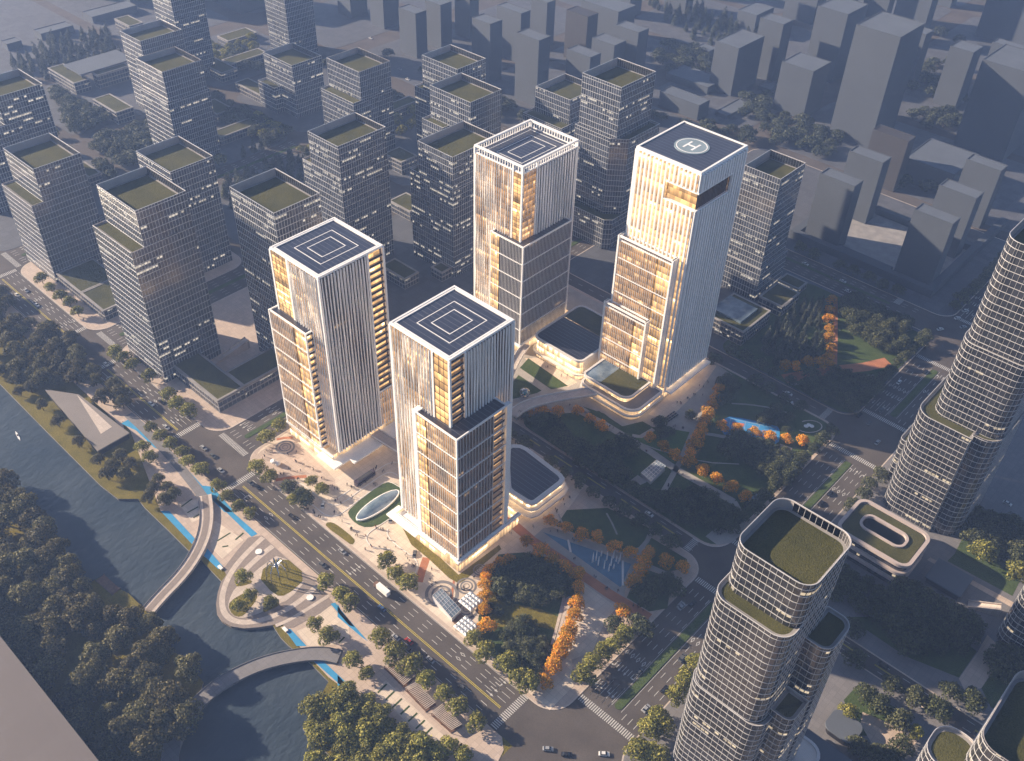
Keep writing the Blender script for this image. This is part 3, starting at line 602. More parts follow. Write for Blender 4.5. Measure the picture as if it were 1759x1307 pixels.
# far glass towers that rise out of the picture
for (pl, pf, pr, zt, lab) in [((264, 29), (301, 44), (357, 30), 128, 'tall glass tower rising out of the top edge, left of its twin'), ((428.5, 0), (470.7, 0), (530.4, 0), 130, 'tall glass tower rising out of the top edge, nearer the curved street')]:
    zq = 60; x0, x1, y0, y1 = foot(pl, pf, pr, zq)
    x1 = x0 + 36; y1 = y0 + 36
    tower(G_, lab, [dict(poly=rect(x0, x1, y0, y1), z0=0, z1=zt, par=5)], group='glass office towers with planted roofs')
zq = 92
r_ = P(72.5, 143.2, zq); tower(G_, 'pinkish glass tower at the left picture edge with lit floors', [dict(poly=rect(r_[0] - 40, r_[0], r_[1] - 38, r_[1]), z0=0, z1=zq, par=5)], group='glass office towers with planted roofs')
zq = 70
r_ = P(28.5, 207.5, zq); tower(G_, 'lower glass tower cut by the left picture edge', [dict(poly=rect(r_[0] - 40, r_[0], r_[1] - 38, r_[1]), z0=0, z1=zq, par=5)], group='glass office towers with planted roofs')
# chamfered tower with three tiers
z18 = 131
x0, x1, y0, y1 = foot((1000.4, 125.4), (1067.5, 150.2), (1124.9, 122.1), z18)
zm = zat(992, 213.9, 1, y0 - 1.5)[0]; zl = 40
mid = [(x0 - 2, y0 - 2), (x1 - 4, y0 - 2), (x1 + 7, y0 + 7), (x1 + 7, y1 + 4), (x0 - 2, y1 + 4)]
lowp = [(x0 - 7, y0 - 11), (x1 + 4, y0 - 11), (x1 + 9, y0 - 6), (x1 + 9, y1 + 6), (x0 - 7, y1 + 6)]
zl = zat(1056.5, 387, 1, y0 - 11)[0]
tower(G_, 'tallest city glass tower, three tiers with chamfered corner, between the two tall white towers', [dict(poly=lowp, z0=0, z1=zl, par=1), dict(poly=mid, z0=zl - 1, z1=zm, par=1), dict(poly=rect(x0, x1, y0, y1), z0=zm - 1, z1=z18, par=6)], group='glass office towers with planted roofs')
x0, x1, y0, y1 = foot((1255, 270), (1341, 307.9), (1381.8, 278.9), 101)
tower(G_, 'dark glass tower with bright lit upper floors right of the helipad tower', [dict(poly=rect(x0 - 3, x1 + 1.5, y0 - 1.5, y1 + 2.5), z0=0, z1=28, par=.6), dict(poly=rect(x0 + 14, x1, y0, y1), z0=27, z1=101, par=6), dict(poly=rect(x0, x0 + 15, y0 + 4, y1 - .5), z0=27, z1=66, par=1)], group='glass office towers with planted roofs')
# low pavilions with planted roofs
def pav(label, segs, z, fl=4.2, grp='low pavilions with planted roofs', extra=None):
    root = empty('pavilion', (0, 0, 0), label, 'pavilion', grp); gm, mm = MB(), MB()
    for s in segs:
        poly = rect(*s) if len(s) == 4 and not isinstance(s[0], tuple) else s
        shell(gm, mm, poly, 0, z, fl, 3.0, .8, .2, .3); mm.ring(inset(poly, -.5), inset(poly, 1.0), z - .5, z + .35)
        mb = MB(); mb.face([(*p, z + .12) for p in inset(poly, .9)]); mb.build('green_roof', M['groof'], root)
    gm.build('curtain_wall', M['glass'], root); mm.build('roof_rim', M['conc'], root)
    return root
def pavpx(label, L, Fp, R, z, **kw): x0, x1, y0, y1 = foot(L, Fp, R, z); return pav(label, [(x0, x1, y0, y1)], z, **kw)
pav('long green-roofed pavilion in two bays beside the river road trees', [(-611, -580, 216, 245), (-646, -611.6, 216, 245)], 9)
pav('L-shaped green-roofed pavilion round a bare yard opposite the stepped white tower', [(-500, -441, 216.5, 236), (-461, -441, 236.6, 290), (-519, -500.6, 216.5, 236)], 10)
pavpx('green-roofed pavilion by the conifer wood, partly under a blue-grey slab', (80.8, 117.5), (126.7, 143.2), (152.4, 135), 12)
pavpx('green-roofed pavilion ringed by dark trees left of the grooved tower', (157.9, 170.7), (199.2, 193.7), (225.8, 182.7), 12)
pavpx('narrow green-roofed wing under the hazy tower', (157.9, 124.8), (167, 129.4), (218.5, 111), 14)
pavpx('floating green-roofed bar near the top, between the two cut-off towers', (375.3, 61.5), (391.8, 70.7), (436.8, 54.2), 6)
pavpx('green-roofed pavilion right of the grooved tower, upper one', (344, 108), (379.9, 125.8), (404.6, 116.6), 10)
pavpx('thin green-roofed wing above the dark courtyard trees', (380.8, 102.8), (397.3, 110), (454, 88), 9)
pavpx('green-roofed wing attached to the short stepped block', (401.9, 142.3), (446.9, 163.4), (468, 155), 9)
pavpx('small square green-roofed pavilion close to the grooved tower foot', (345, 178), (372.5, 196.4), (400, 186.3), 8)
pavpx('long green-roofed bar beside the curved street', (360, 228), (379, 236), (448.7, 212), 8)
pavpx('square green-roofed pavilion between the two middle glass towers', (664, 262), (689.3, 279.1), (715.7, 267.2), 12)
pavpx('green-roofed pavilion in the gap beside the tower with side terrace', (668, 345), (704, 363.6), (730, 348), 9)
pavpx('green-roofed pavilion behind the rim of the stepped white tower', (657, 455), (695, 480), (715.7, 465.7), 9)
pavpx('little green-roofed box at the foot of the tower touching the white one', (738.7, 460), (759, 469), (777, 461), 8)
pavpx('green-roofed wing joining two hazy towers across a yard', (664, 180), (672, 191), (718, 172), 10)
pavpx('square green-roofed pavilion next to the dark tower and the conifers', (1306.7, 507.7), (1343.4, 527.2), (1372, 503), 9)
pavpx('green-roofed strip along the divided road behind the square pavilion', (1338, 480), (1372, 497), (1390, 487), 5)
x0, x1, y0, y1 = foot((1225, 545.6), (1276.9, 570.8), (1322.8, 534), 12)
pv_ = pav('low dark pavilion with glazed centre roof at the foot of the helipad tower', [(x0 - 6, x1, y0, y1)], 12)
mb = MB(); mb.prism(rect(x0 - 6, x1 - 7, y0 + 7, y1 - 6), 12.2, 13.6); mb.build('skylight', M['skyl'], pv_)
pavpx('green-roofed pavilion far up beside the conifer wood', (194, 33), (222, 45), (244, 38), 10)
pavpx('green-roofed wing by the pinkish left-edge tower', (123, 286), (152, 304), (172, 296), 10)
x0, x1, y0, y1 = foot((120, 108), (138, 128), (215, 93), 17)
t_ = empty('roof_canopy', (0, 0, 0), 'blue-grey roof slab spanning the pavilion by the wood', 'canopy'); mb = MB(); mb.box(x0, x1, y0, y1, 15.5, 17, bottom=True); mb.build('roof_slab', M['massroof'], t_); mb = MB()
for a in (x0 + 2, x1 - 2):
    for c in (y0 + 2, (y0 + y1) / 2, y1 - 2): mb.box(a - .5, a + .5, c - .5, c + .5, 0, 15.5)
mb.build('post', M['mass'], t_)
# ------------------------------------------------------------------ bare grey blocks further off
def block(label, x0, x1, y0, y1, z, dark=False, name='tower_block', steps=None):
    root = empty(name, (0, 0, 0), label, 'tower block', 'bare grey tower blocks')
    mb = MB(); mb.prism(rect(x0, x1, y0, y1), 0, z, top=False)
    for i in range(1, int(z / 9)):                        # faint storey joints
        mb.ring(inset(rect(x0, x1, y0, y1), -.05), inset(rect(x0, x1, y0, y1), .2), i * 9, i * 9 + .25)
    mb.build('wall', M['massdark' if dark else 'mass'], root)
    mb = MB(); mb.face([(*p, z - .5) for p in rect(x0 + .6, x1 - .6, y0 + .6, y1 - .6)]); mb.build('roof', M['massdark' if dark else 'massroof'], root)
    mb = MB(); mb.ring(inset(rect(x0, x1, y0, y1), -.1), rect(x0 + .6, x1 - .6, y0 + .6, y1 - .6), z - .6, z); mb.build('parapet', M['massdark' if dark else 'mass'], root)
    return root
BL = [('grey slab tower nearest the dark glass tower, on the low plinth', -282, -252, 675, 689, 59), ('grey slab tower at the back of the plinth beside the dark block', -285, -255, 729, 744, 58), ('dark brown-black tower standing among grey slabs', -297, -264, 800, 814, 49, True),
      ('grey slab tower rearmost in the right-hand trio on the plinth', -212, -183, 794, 808, 54), ('grey slab tower in the middle of the right-hand trio on the plinth', -208, -178, 731, 746, 56), ('grey slab tower at the plinth corner above the big crossing', -204, -174, 677, 691, 58),
      ('very tall grey tower in the right rear with a sun patch', -362, -319, 862, 912, 108), ('tall grey tower behind and left of the sun-patched one', -456, -421, 976, 1020, 74), ('medium grey tower above the leafy roundabout corner', -432, -397, 873, 908, 50), ('grey tower beside the sunlit wood', -507, -479, 868, 917, 51),
      ('slim grey tower just behind the one by the wood', -496, -468, 932, 952, 62), ('wide grey tower cut by the right picture edge', -265, -217, 930, 984, 85), ('narrow blue-grey tower left of the chamfered tower', -633, -603, 702, 719, 68),
      ('dark grey tower in the row behind the chamfered tower', -669, -639, 822, 840, 52, True), ('low grey block tucked behind the chamfered tower top', -610, -579, 754, 771, 44), ('grey block second behind the chamfered tower top', -618, -588, 805, 825, 40), ('grey block third behind the chamfered tower top', -608, -577, 830, 848, 50),
      ('broad grey block behind the dark one at the top', -699, -646, 886, 918, 40), ('blue-grey tower behind the narrow one', -724, -689, 771, 786, 55), ('blue-grey slab rising beyond the street trees', -804, -777, 700, 716, 49), ('blue-grey slab one row behind at the top edge', -800, -776, 736, 753, 50), ('blue-grey slab beside the rear glass tower', -701, -675, 709, 727, 63)]
for q in BL: block(*q)
more = [((555, 0), (596.7, 0), (622, -10), 20, 70, 'blue-grey tower at the top edge above the curved street'), ((623, 0), (656, 5), (676, -6), 30, 80, 'second blue-grey tower at the top edge'), ((800, -8), (801, 5.5), (816, 0), 40, 45, 'slender blue-grey tower at the top edge'), ((916, -6), (940, 4.6), (954, 0), 50, 50, 'grey tower behind the dark one at the top edge'),
        ((1523, 0), (1598.7, 0), (1617, -8), 40, 120, 'tall grey tower leaving the top edge in the right rear'), ((1341, -10), (1405, 0), (1420, -5), 30, 44, 'grey block peeping over the slim tower'), ((1689, 0), (1790, 20), (1830, -10), 45, 125, 'huge pale tower in the top right corner')]
for (L, Fp, R, zq, zt, lab) in more:
    x0, x1, y0, y1 = foot(L, Fp, R, zq); x1 = max(x1, x0 + 24); y1 = y0 + max(14, min(36, y1 - y0)); block(lab, x0, x1, y0, y1, zt)
for (pts, zt, lab) in [([(1571.5, 257), (1640, 300), (1740, 285)], 22, 'long low grey hall between the tower slabs'), ([(1272, 14.7), (1300, 26), (1330, 12)], 24, 'low grey hall behind the sunlit wood'), ([(1200, 205), (1262, 182), (1240, 170)], 14, None), ([(1095, 175), (1201, 181), (1219, 171)], 16, 'low blue-grey hall behind the helipad tower'), ([(1159, 118), (1216, 150), (1245, 135)], 8, 'flat grey hall along the rear road'),
                       ([(1195, 80), (1218, 88), (1228, 80)], 10, 'small dark hut below the sunlit wood'), ([(52, 52), (70, 58), (112, 36)], 8, 'flat pale hall at the top left'), ([(140, 20), (158, 29), (229, 6)], 8, 'second flat pale hall at the top left'), ([(0, 70), (8, 74), (31, 66)], 8, 'third flat pale hall at the top left'), ([(1230, 190), (1250, 199), (1279, 173)], 4, 'flat square platform at the roundabout'), ([(1307, 145), (1320, 153), (1335, 145)], 4, 'flat platform beside the medium grey tower')]:
    if lab is None: continue
    x0, x1, y0, y1 = foot(*pts, zt); x1 = max(x1, x0 + 14); y1 = max(y1, y0 + 8); block(lab, x0, x1, y0, y1, zt, name='low_hall')
for (xy, zt, lab) in [((-1300, -1230, 520, 600), 60, 'hazy slab tower at the top left corner'), ((-1180, -1130, 560, 610), 70, 'second hazy slab tower at the top left'), ((-1330, -1250, 640, 700), 60, 'third hazy slab at the top left'), ((-1080, -1020, 640, 690), 50, 'hazy slab behind the flat pale halls')]: block(lab, *xy, zt)
rb = random.Random(5); far = []
while len(far) < 46:
    fx, fy = rb.uniform(-1350, -250), rb.uniform(960, 1620)
    if any(abs(fx - a) < 46 and abs(fy - b_) < 40 for a, b_ in far) or any(q[1] - 30 < fx < q[2] + 30 and q[3] - 30 < fy < q[4] + 30 for q in BL): continue
    if -620 < fx < -430 and fy < 1080: continue
    far.append((fx, fy)); ww, dd = rb.choice(((32, 16), (30, 18), (24, 24), (40, 16))); block('distant hazy grey block in the far quarter along the top edge', fx - ww / 2, fx + ww / 2, fy - dd / 2, fy + dd / 2, rb.uniform(35, 85))
# plinth under the right-hand slabs
pl = empty('plinth', (0, 0, 0), 'low grey plinth round a sunken court carrying six slab towers', 'plinth'); pp = [(-291, 668), (-168, 666), (-162, 672), (-170, 816), (-215, 820), (-215, 766), (-291, 766)]
mb = MB(); q = MB()
for s in [(-291, -168, 666, 672), (-174, -168, 672, 815), (-291, -285, 672, 766), (-285, -174, 751, 757), (-251, -205, 672, 676)]: mb.box(*s, 0, 6.5)
mb.build('wall', M['mass'], pl); q.box(-284.9, -174.1, 672.1, 750.9, 0, 1.2); q.build('court_floor', M['conc'], pl)
# ------------------------------------------------------------------ HERO TOWERS
def fpt(face, pl, a, out, z):                           # a point on a facade: a along it, out in front of it
    return {'-y': (a, pl - out, z), '+y': (a, pl + out, z), '+x': (pl + out, a, z), '-x': (pl - out, a, z)}[face]
FS = {'-y': 1, '+x': 1, '+y': -1, '-x': -1}
def fq(mb, face, pl, a0, a1, z0, z1, out=0.0, m=0):
    q = [fpt(face, pl, a0, out, z0), fpt(face, pl, a1, out, z0), fpt(face, pl, a1, out, z1), fpt(face, pl, a0, out, z1)]
    uv = [(a0, z0), (a1, z0), (a1, z1), (a0, z1)]
    if FS[face] < 0: q.reverse(); uv.reverse()
    mb.face(q, uv, m)
def fbox(mb, face, pl, a0, a1, z0, z1, o0, o1, m=0):
    p, q = fpt(face, pl, a0, o0, 0), fpt(face, pl, a1, o1, 0)
    mb.box(min(p[0], q[0]), max(p[0], q[0]), min(p[1], q[1]), max(p[1], q[1]), z0, z1, m, True)
def fins(mb, face, pl, a0, a1, z0, z1, sp, w, d, tw=0.0, o0=.15, seg=4.4):
    n = max(1, round((a1 - a0) / sp)); r = random.Random(int(abs(pl * 13 + a0 * 7)))
    for i in range(n):
        a = a0 + (a1 - a0) * (i + .5) / n; ph = r.uniform(0, 6.3); ww = w * r.uniform(.75, 1.25)
        if tw == 0: fbox(mb, face, pl, a - ww / 2, a + ww / 2, z0, z1, o0, o0 + d); continue
        k = max(2, round((z1 - z0) / seg)); prev = None
        for j in range(k + 1):
            z = z0 + (z1 - z0) * j / k; th = tw * math.sin(z * .075 + a * .22 + ph * .35); c, s = math.cos(th), math.sin(th)
            ring_ = [fpt(face, pl, a + (x * c - y * s), o0 + d / 2 + (x * s + y * c), z) for x, y in ((-ww / 2, -d / 2), (ww / 2, -d / 2), (ww / 2, d / 2), (-ww / 2, d / 2))]
            if prev:
                for t in range(4):
                    u_ = (t + 1) % 4; mb.face([prev[t], prev[u_], ring_[u_], ring_[t]])
            prev = ring_
def pv_roof(root, x0, x1, y0, y1, z, rim=True, lines=(.22, .34)):
    mb = MB(); mb.face([(*p, z - .55) for p in rect(x0 + 1.5, x1 - 1.5, y0 + 1.5, y1 - 1.5)]); mb.build('roof_deck', M['pv'], root)
    mb = MB(); r0 = rect(x0, x1, y0, y1); mb.ring(inset(r0, -.25), inset(r0, .75), z - 1.3, z); mb.ring(inset(r0, 1.25), inset(r0, 2.1), z - .9, z - .1); mb.build('roof_rim', M['white'], root)
    mb = MB(); mb.ring(inset(r0, .75), inset(r0, 1.25), z - .95, z - .7); mb.build('roof_gutter', M['black'], root)
    mb = MB()
    for f in lines:
        d = (x1 - x0) * f; mb.ring(inset(r0, d), inset(r0, d + .42), z - .54, z - .44)
    mb.build('roof_line', M['white'], root)
def zone(root, face, pl, a0, a1, z0, z1, kind, wallm=None, fin=None):
    g, f = MB(), MB()
    if kind == 'fin':
        fq(g, face, pl, a0, a1, z0, z1, 0); g.build('curtain_wall', M[wallm or 'warm'], root)
        sp, w, d, tw = fin or (2.05, .5, .95, .75); fins(f, face, pl, a0, a1, z0, z1, sp, w, d, tw); f.build('fin_screen', M['white'], root)
    elif kind == 'panel':
        fq(g, face, pl, a0, a1, z0, z1, .1); g.build('curtain_wall', M[wallm or 'gold'], root)
        z = z0
        while z < z1: fbox(f, face, pl, a0, a1, z - .09, z + .09, .1, .28); z += 4.4
        n = max(2, round((a1 - a0) / 3.2))
        for i in range(n + 1): a = a0 + (a1 - a0) * i / n; fbox(f, face, pl, a - .08, a + .08, z0, z1, .1, .26)
        f.build('window_bars', M['black'] if wallm in (None, 'gold') else M['mull'], root)
    elif kind == 'balc':
        fq(g, face, pl, a0, a1, z0, z1, -2.2); g.build('curtain_wall', M['gold'], root)
        z = z0
        while z < z1 - 1:
            s = MB(); fbox(s, face, pl, a0, a1, z, z + .45, -2.2, .25); sl_ = s.build('balcony_slab', M['conc'], root)
            s = MB(); fbox(s, face, pl, a0, a1, z + .45, z + 1.5, .1, .16); s.build('railing', M['carglass'], sl_); z += 4.4
def posts(root, pts, z0, z1, w=1.1):
    mb = MB()
    for x, y in pts: mb.box(x - w / 2, x + w / 2, y - w / 2, y + w / 2, z0, z1)
    mb.build('corner_post', M['white'], root)
def bay_box(root, x0, x1, y0, y1, z0, z1, faces, step=13.2, rim=1.0, roof='pvd', zlev=None):
    # a box standing out from a tower: facades with big-storey ledges, upright bars, white edges and a sunk dark roof
    mb = MB(); mb.face([(*p, z1 - .7) for p in rect(x0, x1, y0, y1)]); mb.build('terrace_roof', M[roof], root)
    mb = MB(); mb.ring(rect(x0 - .15, x1 + .15, y0 - .15, y1 + .15), rect(x0 + .55, x1 - .55, y0 + .55, y1 - .55), z1 - .9, z1 + .1); mb.build('terrace_rim', M['white'], root)
    led, bars = MB(), MB()
    for face, zs in faces.items():
        pl = {'-y': y0, '+x': x1, '-x': x0, '+y': y1}[face]
        lo, hi = (x0, x1) if face[1] == 'y' else (y0, y1)
        for f0, f1, km, sp in zs:
            a0, a1 = lo + (hi - lo) * f0, lo + (hi - lo) * f1
            if km == 'balc': zone(root, face, pl, a0, a1, z0, z1 - 1, 'balc'); continue
            g = MB(); fq(g, face, pl, a0, a1, z0, z1 - .9, 0); g.build('curtain_wall', M[km], root)
            n = max(1, round((a1 - a0) / sp))
            for i in range(n + 1): a = a0 + (a1 - a0) * i / n; fbox(bars, face, pl, a - .1, a + .1, z0, z1 - 1, 0, .42)
        z = z1 - step
        while z > z0 + 2: fbox(led, face, pl, lo, hi, z - .25, z + .25, 0, .55); z -= step
        fbox(led, face, pl, lo, hi, z0 - .3, z0 + .5, 0, .8)
    bars.build('window_bars', M['mullw'], root); led.build('storey_ledge', M['white'], root)
    mb = MB()
    for x, y in ((x0, y0), (x1, y0), (x1, y1), (x0, y1)): mb.box(x - .45, x + .45, y - .45, y + .45, z0, z1)
    mb.build('corner_post', M['white'], root)
def lobby(root, poly, z0, z1, m='lobby', bar=2.4):
    g, f = MB(), MB(); shell(g, f, poly, z0, z1, 50, bar, .2, .22, .12); g.build('lobby_glass', M[m], root); f.build('lobby_mullions', M['pale'], root)
# --- B, front centre
x0, x1, y0, y1, zt = -291, -250.2, 238, 281.5, 140
B = empty('white_tower', (0, 0, 0), 'front white-finned tower with a big glass box standing at its corner', 'tower', 'white-finned towers')
pv_roof(B, x0, x1, y0, y1, zt)
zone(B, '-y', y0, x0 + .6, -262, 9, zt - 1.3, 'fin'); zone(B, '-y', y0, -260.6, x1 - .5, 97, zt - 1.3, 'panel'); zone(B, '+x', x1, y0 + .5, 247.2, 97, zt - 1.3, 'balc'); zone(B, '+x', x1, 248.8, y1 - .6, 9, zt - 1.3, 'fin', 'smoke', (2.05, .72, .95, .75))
zone(B, '-x', x0, y0 + .6, y1 - .6, 9, zt - 1.3, 'fin'); zone(B, '+y', y1, x0 + .6, x1 - .6, 9, zt - 1.3, 'fin', 'smoke')
posts(B, [(x0, y0), (x1, y0), (x1, y1), (x0, y1), (-261.3, y0 - .1), (x1 + .1, 248)], 9, zt - 1.2, 1.2)
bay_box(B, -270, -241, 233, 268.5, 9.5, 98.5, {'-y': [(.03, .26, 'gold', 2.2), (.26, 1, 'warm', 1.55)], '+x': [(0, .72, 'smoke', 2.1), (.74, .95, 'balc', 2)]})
fr = MB(); fr.box(-272.5, -270.2, 232.6, 238.5, 7, 98.6); fr.box(-243, -240.6, 268.7, 271.2, 7, 98.6); fr.build('side_pier', M['white'], B)
lobby(B, rect(-290, -240.4, 232.2, 280), 0, 9.4)
mb = MB(); mb.box(-292, -249, 230.8, 233.0, 8.2, 9.4, 0, True); mb.box(-294.5, -270.5, 228.5, 238, 7.2, 8.1, 0, True); mb.box(-241.5, -239.2, 231, 281, 8.3, 9.3, 0, True); mb.build('entrance_canopy', M['white'], B)
# --- A, front left
x0, x1, y0, y1, zt = -391, -350.2, 241, 285, 136
A = empty('white_tower', (0, 0, 0), 'white-finned tower at the street corner with a column of amber balconies on its right edge', 'tower', 'white-finned towers')
pv_roof(A, x0, x1, y0, y1, zt)
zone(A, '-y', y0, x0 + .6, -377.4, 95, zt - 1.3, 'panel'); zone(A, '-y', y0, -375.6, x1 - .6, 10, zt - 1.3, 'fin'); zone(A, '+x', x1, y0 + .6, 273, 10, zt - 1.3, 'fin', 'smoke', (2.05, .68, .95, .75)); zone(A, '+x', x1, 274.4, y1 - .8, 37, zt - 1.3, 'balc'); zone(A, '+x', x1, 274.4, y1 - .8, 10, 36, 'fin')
zone(A, '-x', x0, y0 + .6, y1 - .6, 10, zt - 1.3, 'fin'); zone(A, '+y', y1, x0 + .6, x1 - .6, 10, zt - 1.3, 'fin', 'smoke')
posts(A, [(x0, y0), (x1, y0), (x1, y1), (x0, y1), (-376.4, y0 - .1), (x1 + .1, 273.7)], 10, zt - 1.2, 1.3)
mb = MB(); mb.box(x1 - .2, x1 + .5, 273.5, y1, 36, 37.2); mb.build('balcony_sill', M['white'], A)
bay_box(A, -394, -361.3, 236, 244, 10, 95.8, {'-y': [(0, .68, 'warm', 1.7), (.68, 1, 'gold', 3.2)], '+x': [(.05, .62, 'balc', 2)], '-x': [(0, 1, 'warm', 1.7)]})
lobby(A, rect(-393, -351, 235.8, 284), 0, 9.8)
mb = MB(); mb.box(-361, -344, 231.5, 243, 5.6, 6.8, 0, True); mb.box(-350.1, -339.5, 243, 284, 5.6, 6.8, 0, True); mb.box(-395, -349.5, 235.2, 236.3, 9.2, 10.2, 0, True); mb.build('entrance_canopy', M['white'], A)
# --- C, rear centre
x0, x1, y0, y1, zt = -391, -350.2, 398, 450, 141
Cc = empty('white_tower', (0, 0, 0), 'rear white-finned tower whose open parapet stands round a sunken navy roof', 'tower', 'white-finned towers')
mb = MB(); mb.face([(*p, zt - 5) for p in rect(x0 + .8, x1 - .8, y0 + .8, y1 - .8)]); mb.build('roof_deck', M['pv'], Cc); mb = MB()
for d in (3.5, 9.5, 14.5): mb.ring(inset(rect(x0, x1, y0, y1), d), inset(rect(x0, x1, y0, y1), d + .4), zt - 5, zt - 4.9)
mb.build('roof_line', M['white'], Cc)
mb = MB(); r0 = rect(x0, x1, y0, y1); mb.ring(inset(r0, -.4), inset(r0, 1.1), zt - 1.1, zt); mb.ring(inset(r0, -.2), inset(r0, .6), zt - 5.6, zt - 4.6); mb.build('roof_rim', M['white'], Cc)
mb = MB(); fins(mb, '-y', y0, x0 + .5, x1 - .5, zt - 4.6, zt - 1, 2.2, .5, .5, 0, -.5); fins(mb, '+x', x1, y0 + .5, y1 - .5, zt - 4.6, zt - 1, 2.2, .5, .5, 0, -.5); fins(mb, '-x', x0, y0 + .5, y1 - .5, zt - 4.6, zt - 1, 2.2, .5, .5, 0, -.5); fins(mb, '+y', y1, x0 + .5, x1 - .5, zt - 4.6, zt - 1, 2.2, .5, .5, 0, -.5); mb.build('parapet_fins', M['white'], Cc)
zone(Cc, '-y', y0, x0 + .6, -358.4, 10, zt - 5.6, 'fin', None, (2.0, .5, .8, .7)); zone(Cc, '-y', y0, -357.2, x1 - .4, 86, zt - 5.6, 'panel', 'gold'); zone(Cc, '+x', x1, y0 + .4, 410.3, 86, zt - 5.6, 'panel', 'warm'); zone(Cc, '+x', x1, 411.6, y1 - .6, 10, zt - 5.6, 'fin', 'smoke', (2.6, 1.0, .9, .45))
zone(Cc, '-x', x0, y0 + .6, y1 - .6, 10, zt - 5.6, 'fin'); zone(Cc, '+y', y1, x0 + .6, x1 - .6, 10, zt - 5.6, 'fin')
posts(Cc, [(x0, y0), (x1, y0), (x1, y1), (x0, y1), (-357.8, y0 - .1), (x1 + .1, 411)], 10, zt - 1, 1.2)
bay_box(Cc, -372, -343.6, 393.5, 441.5, 10, 88.5, {'-y': [(0, .28, 'gold', 2), (.28, 1, 'smoke', 1.3)], '+x': [(0, 1, 'smoke', 1.4)]}, 13.2)
lobby(Cc, rect(-389, -345.5, 396, 448), 0, 9.8)
mb = MB(); mb.box(-392, -342, 392, 394, 9, 10.2, 0, True); mb.box(-344.4, -342.4, 394.2, 449, 9, 10.2, 0, True); mb.build('entrance_canopy', M['white'], Cc)
# --- D, helipad tower
x0, x1, y0, y1, zt = -289.5, -245.2, 427.5, 474.3, 166
D = empty('white_tower', (0, 0, 0), 'tallest white tower with a round helipad on its roof', 'tower', 'white-finned towers')
mb = MB(); mb.face([(*p, zt - .3) for p in rect(x0 + .8, x1 - .8, y0 + .8, y1 - .8)]); mb.build('roof_deck', M['pv'], D)
mb = MB(); mb.ring(rect(x0 - .3, x1 + .3, y0 - .3, y1 + .3), rect(x0 + .9, x1 - .9, y0 + .9, y1 - .9), zt - 1.6, zt + .2); mb.build('roof_rim', M['white'], D)
hx, hy = P(1188.5, 250.5, zt); circ = lambda r: [(hx + r * math.cos(t * math.pi / 24), hy + r * math.sin(t * math.pi / 24)) for t in range(48)]
mb = MB(); mb.prism(circ(10.2), zt - .3, zt + .05); hp = mb.build('helipad', plain('helipad blue-grey', (.22, .29, .34), .6, var=.1), D)
mb = MB(); mb.ring(circ(9.1), circ(8.6), zt + .05, zt + .12); mb.build('helipad_ring', M['white'], hp)
mb = MB(); hw = 1.9
def hb(a0, a1, b0, b1): mb.box(hx + a0, hx + a1, hy + b0, hy + b1, zt + .05, zt + .13)
hb(-3.5, -2.3, -4.6, 4.6); hb(2.3, 3.5, -4.6, 4.6); hb(-2.3, 2.3, -.6, .6); mb.build('letter_h', M['white'], hp)
pf = (2.7, 1.25, 1.1, .0)
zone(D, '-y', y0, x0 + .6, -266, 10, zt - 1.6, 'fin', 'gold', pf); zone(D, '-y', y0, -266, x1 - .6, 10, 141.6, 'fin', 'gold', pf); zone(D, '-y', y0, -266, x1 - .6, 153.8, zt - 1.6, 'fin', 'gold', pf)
pg = (2.7, 1.45, 1.5, .0)
zone(D, '+x', x1, y0 + .6, 460, 10, 141.6, 'fin', 'smoke', pg); zone(D, '+x', x1, y0 + .6, 460, 153.8, zt - 1.6, 'fin', 'smoke', pg); zone(D, '+x', x1, 460, y1 - .6, 10, zt - 1.6, 'fin', 'smoke', pg)
zone(D, '-x', x0, y0 + .6, y1 - .6, 10, zt - 1.6, 'fin', 'warm', pf); zone(D, '+y', y1, x0 + .6, x1 - .6, 10, zt - 1.6, 'fin', 'smoke', pf)
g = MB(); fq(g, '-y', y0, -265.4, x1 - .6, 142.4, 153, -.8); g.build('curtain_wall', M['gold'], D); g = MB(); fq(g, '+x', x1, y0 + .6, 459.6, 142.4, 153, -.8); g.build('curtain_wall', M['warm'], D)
mb = MB(); fins(mb, '+x', x1, y0 + .6, 459.6, 142.4, 153, 1.7, .75, .6, 0, -.75); mb.build('slot_louvres', M['black'], D)
mb = MB(); fbox(mb, '-y', y0, -266.4, x1, 152.9, 153.8, -1, 1.1); fbox(mb, '-y', y0, -266.4, x1, 141.6, 142.4, -1, 1.1); fbox(mb, '+x', x1, y0 - 1, 461, 152.95, 153.85, -1, 1.3); fbox(mb, '+x', x1, y0 - 1, 461, 141.55, 142.35, -1, 1.0); mb.build('sky_terrace_ledge', M['white'], D)
posts(D, [(x0, y0), (x1, y1), (x0, y1)], 8, zt - 1.5, 1.3); mb = MB(); mb.box(x1 - .6, x1 + .6, y0 - .6, y0 + .6, 6, 141.6); mb.box(x1 - .6, x1 + .6, y0 - .6, y0 + .6, 153.8, zt - 1.5); mb.build('corner_post', M['white'], D)
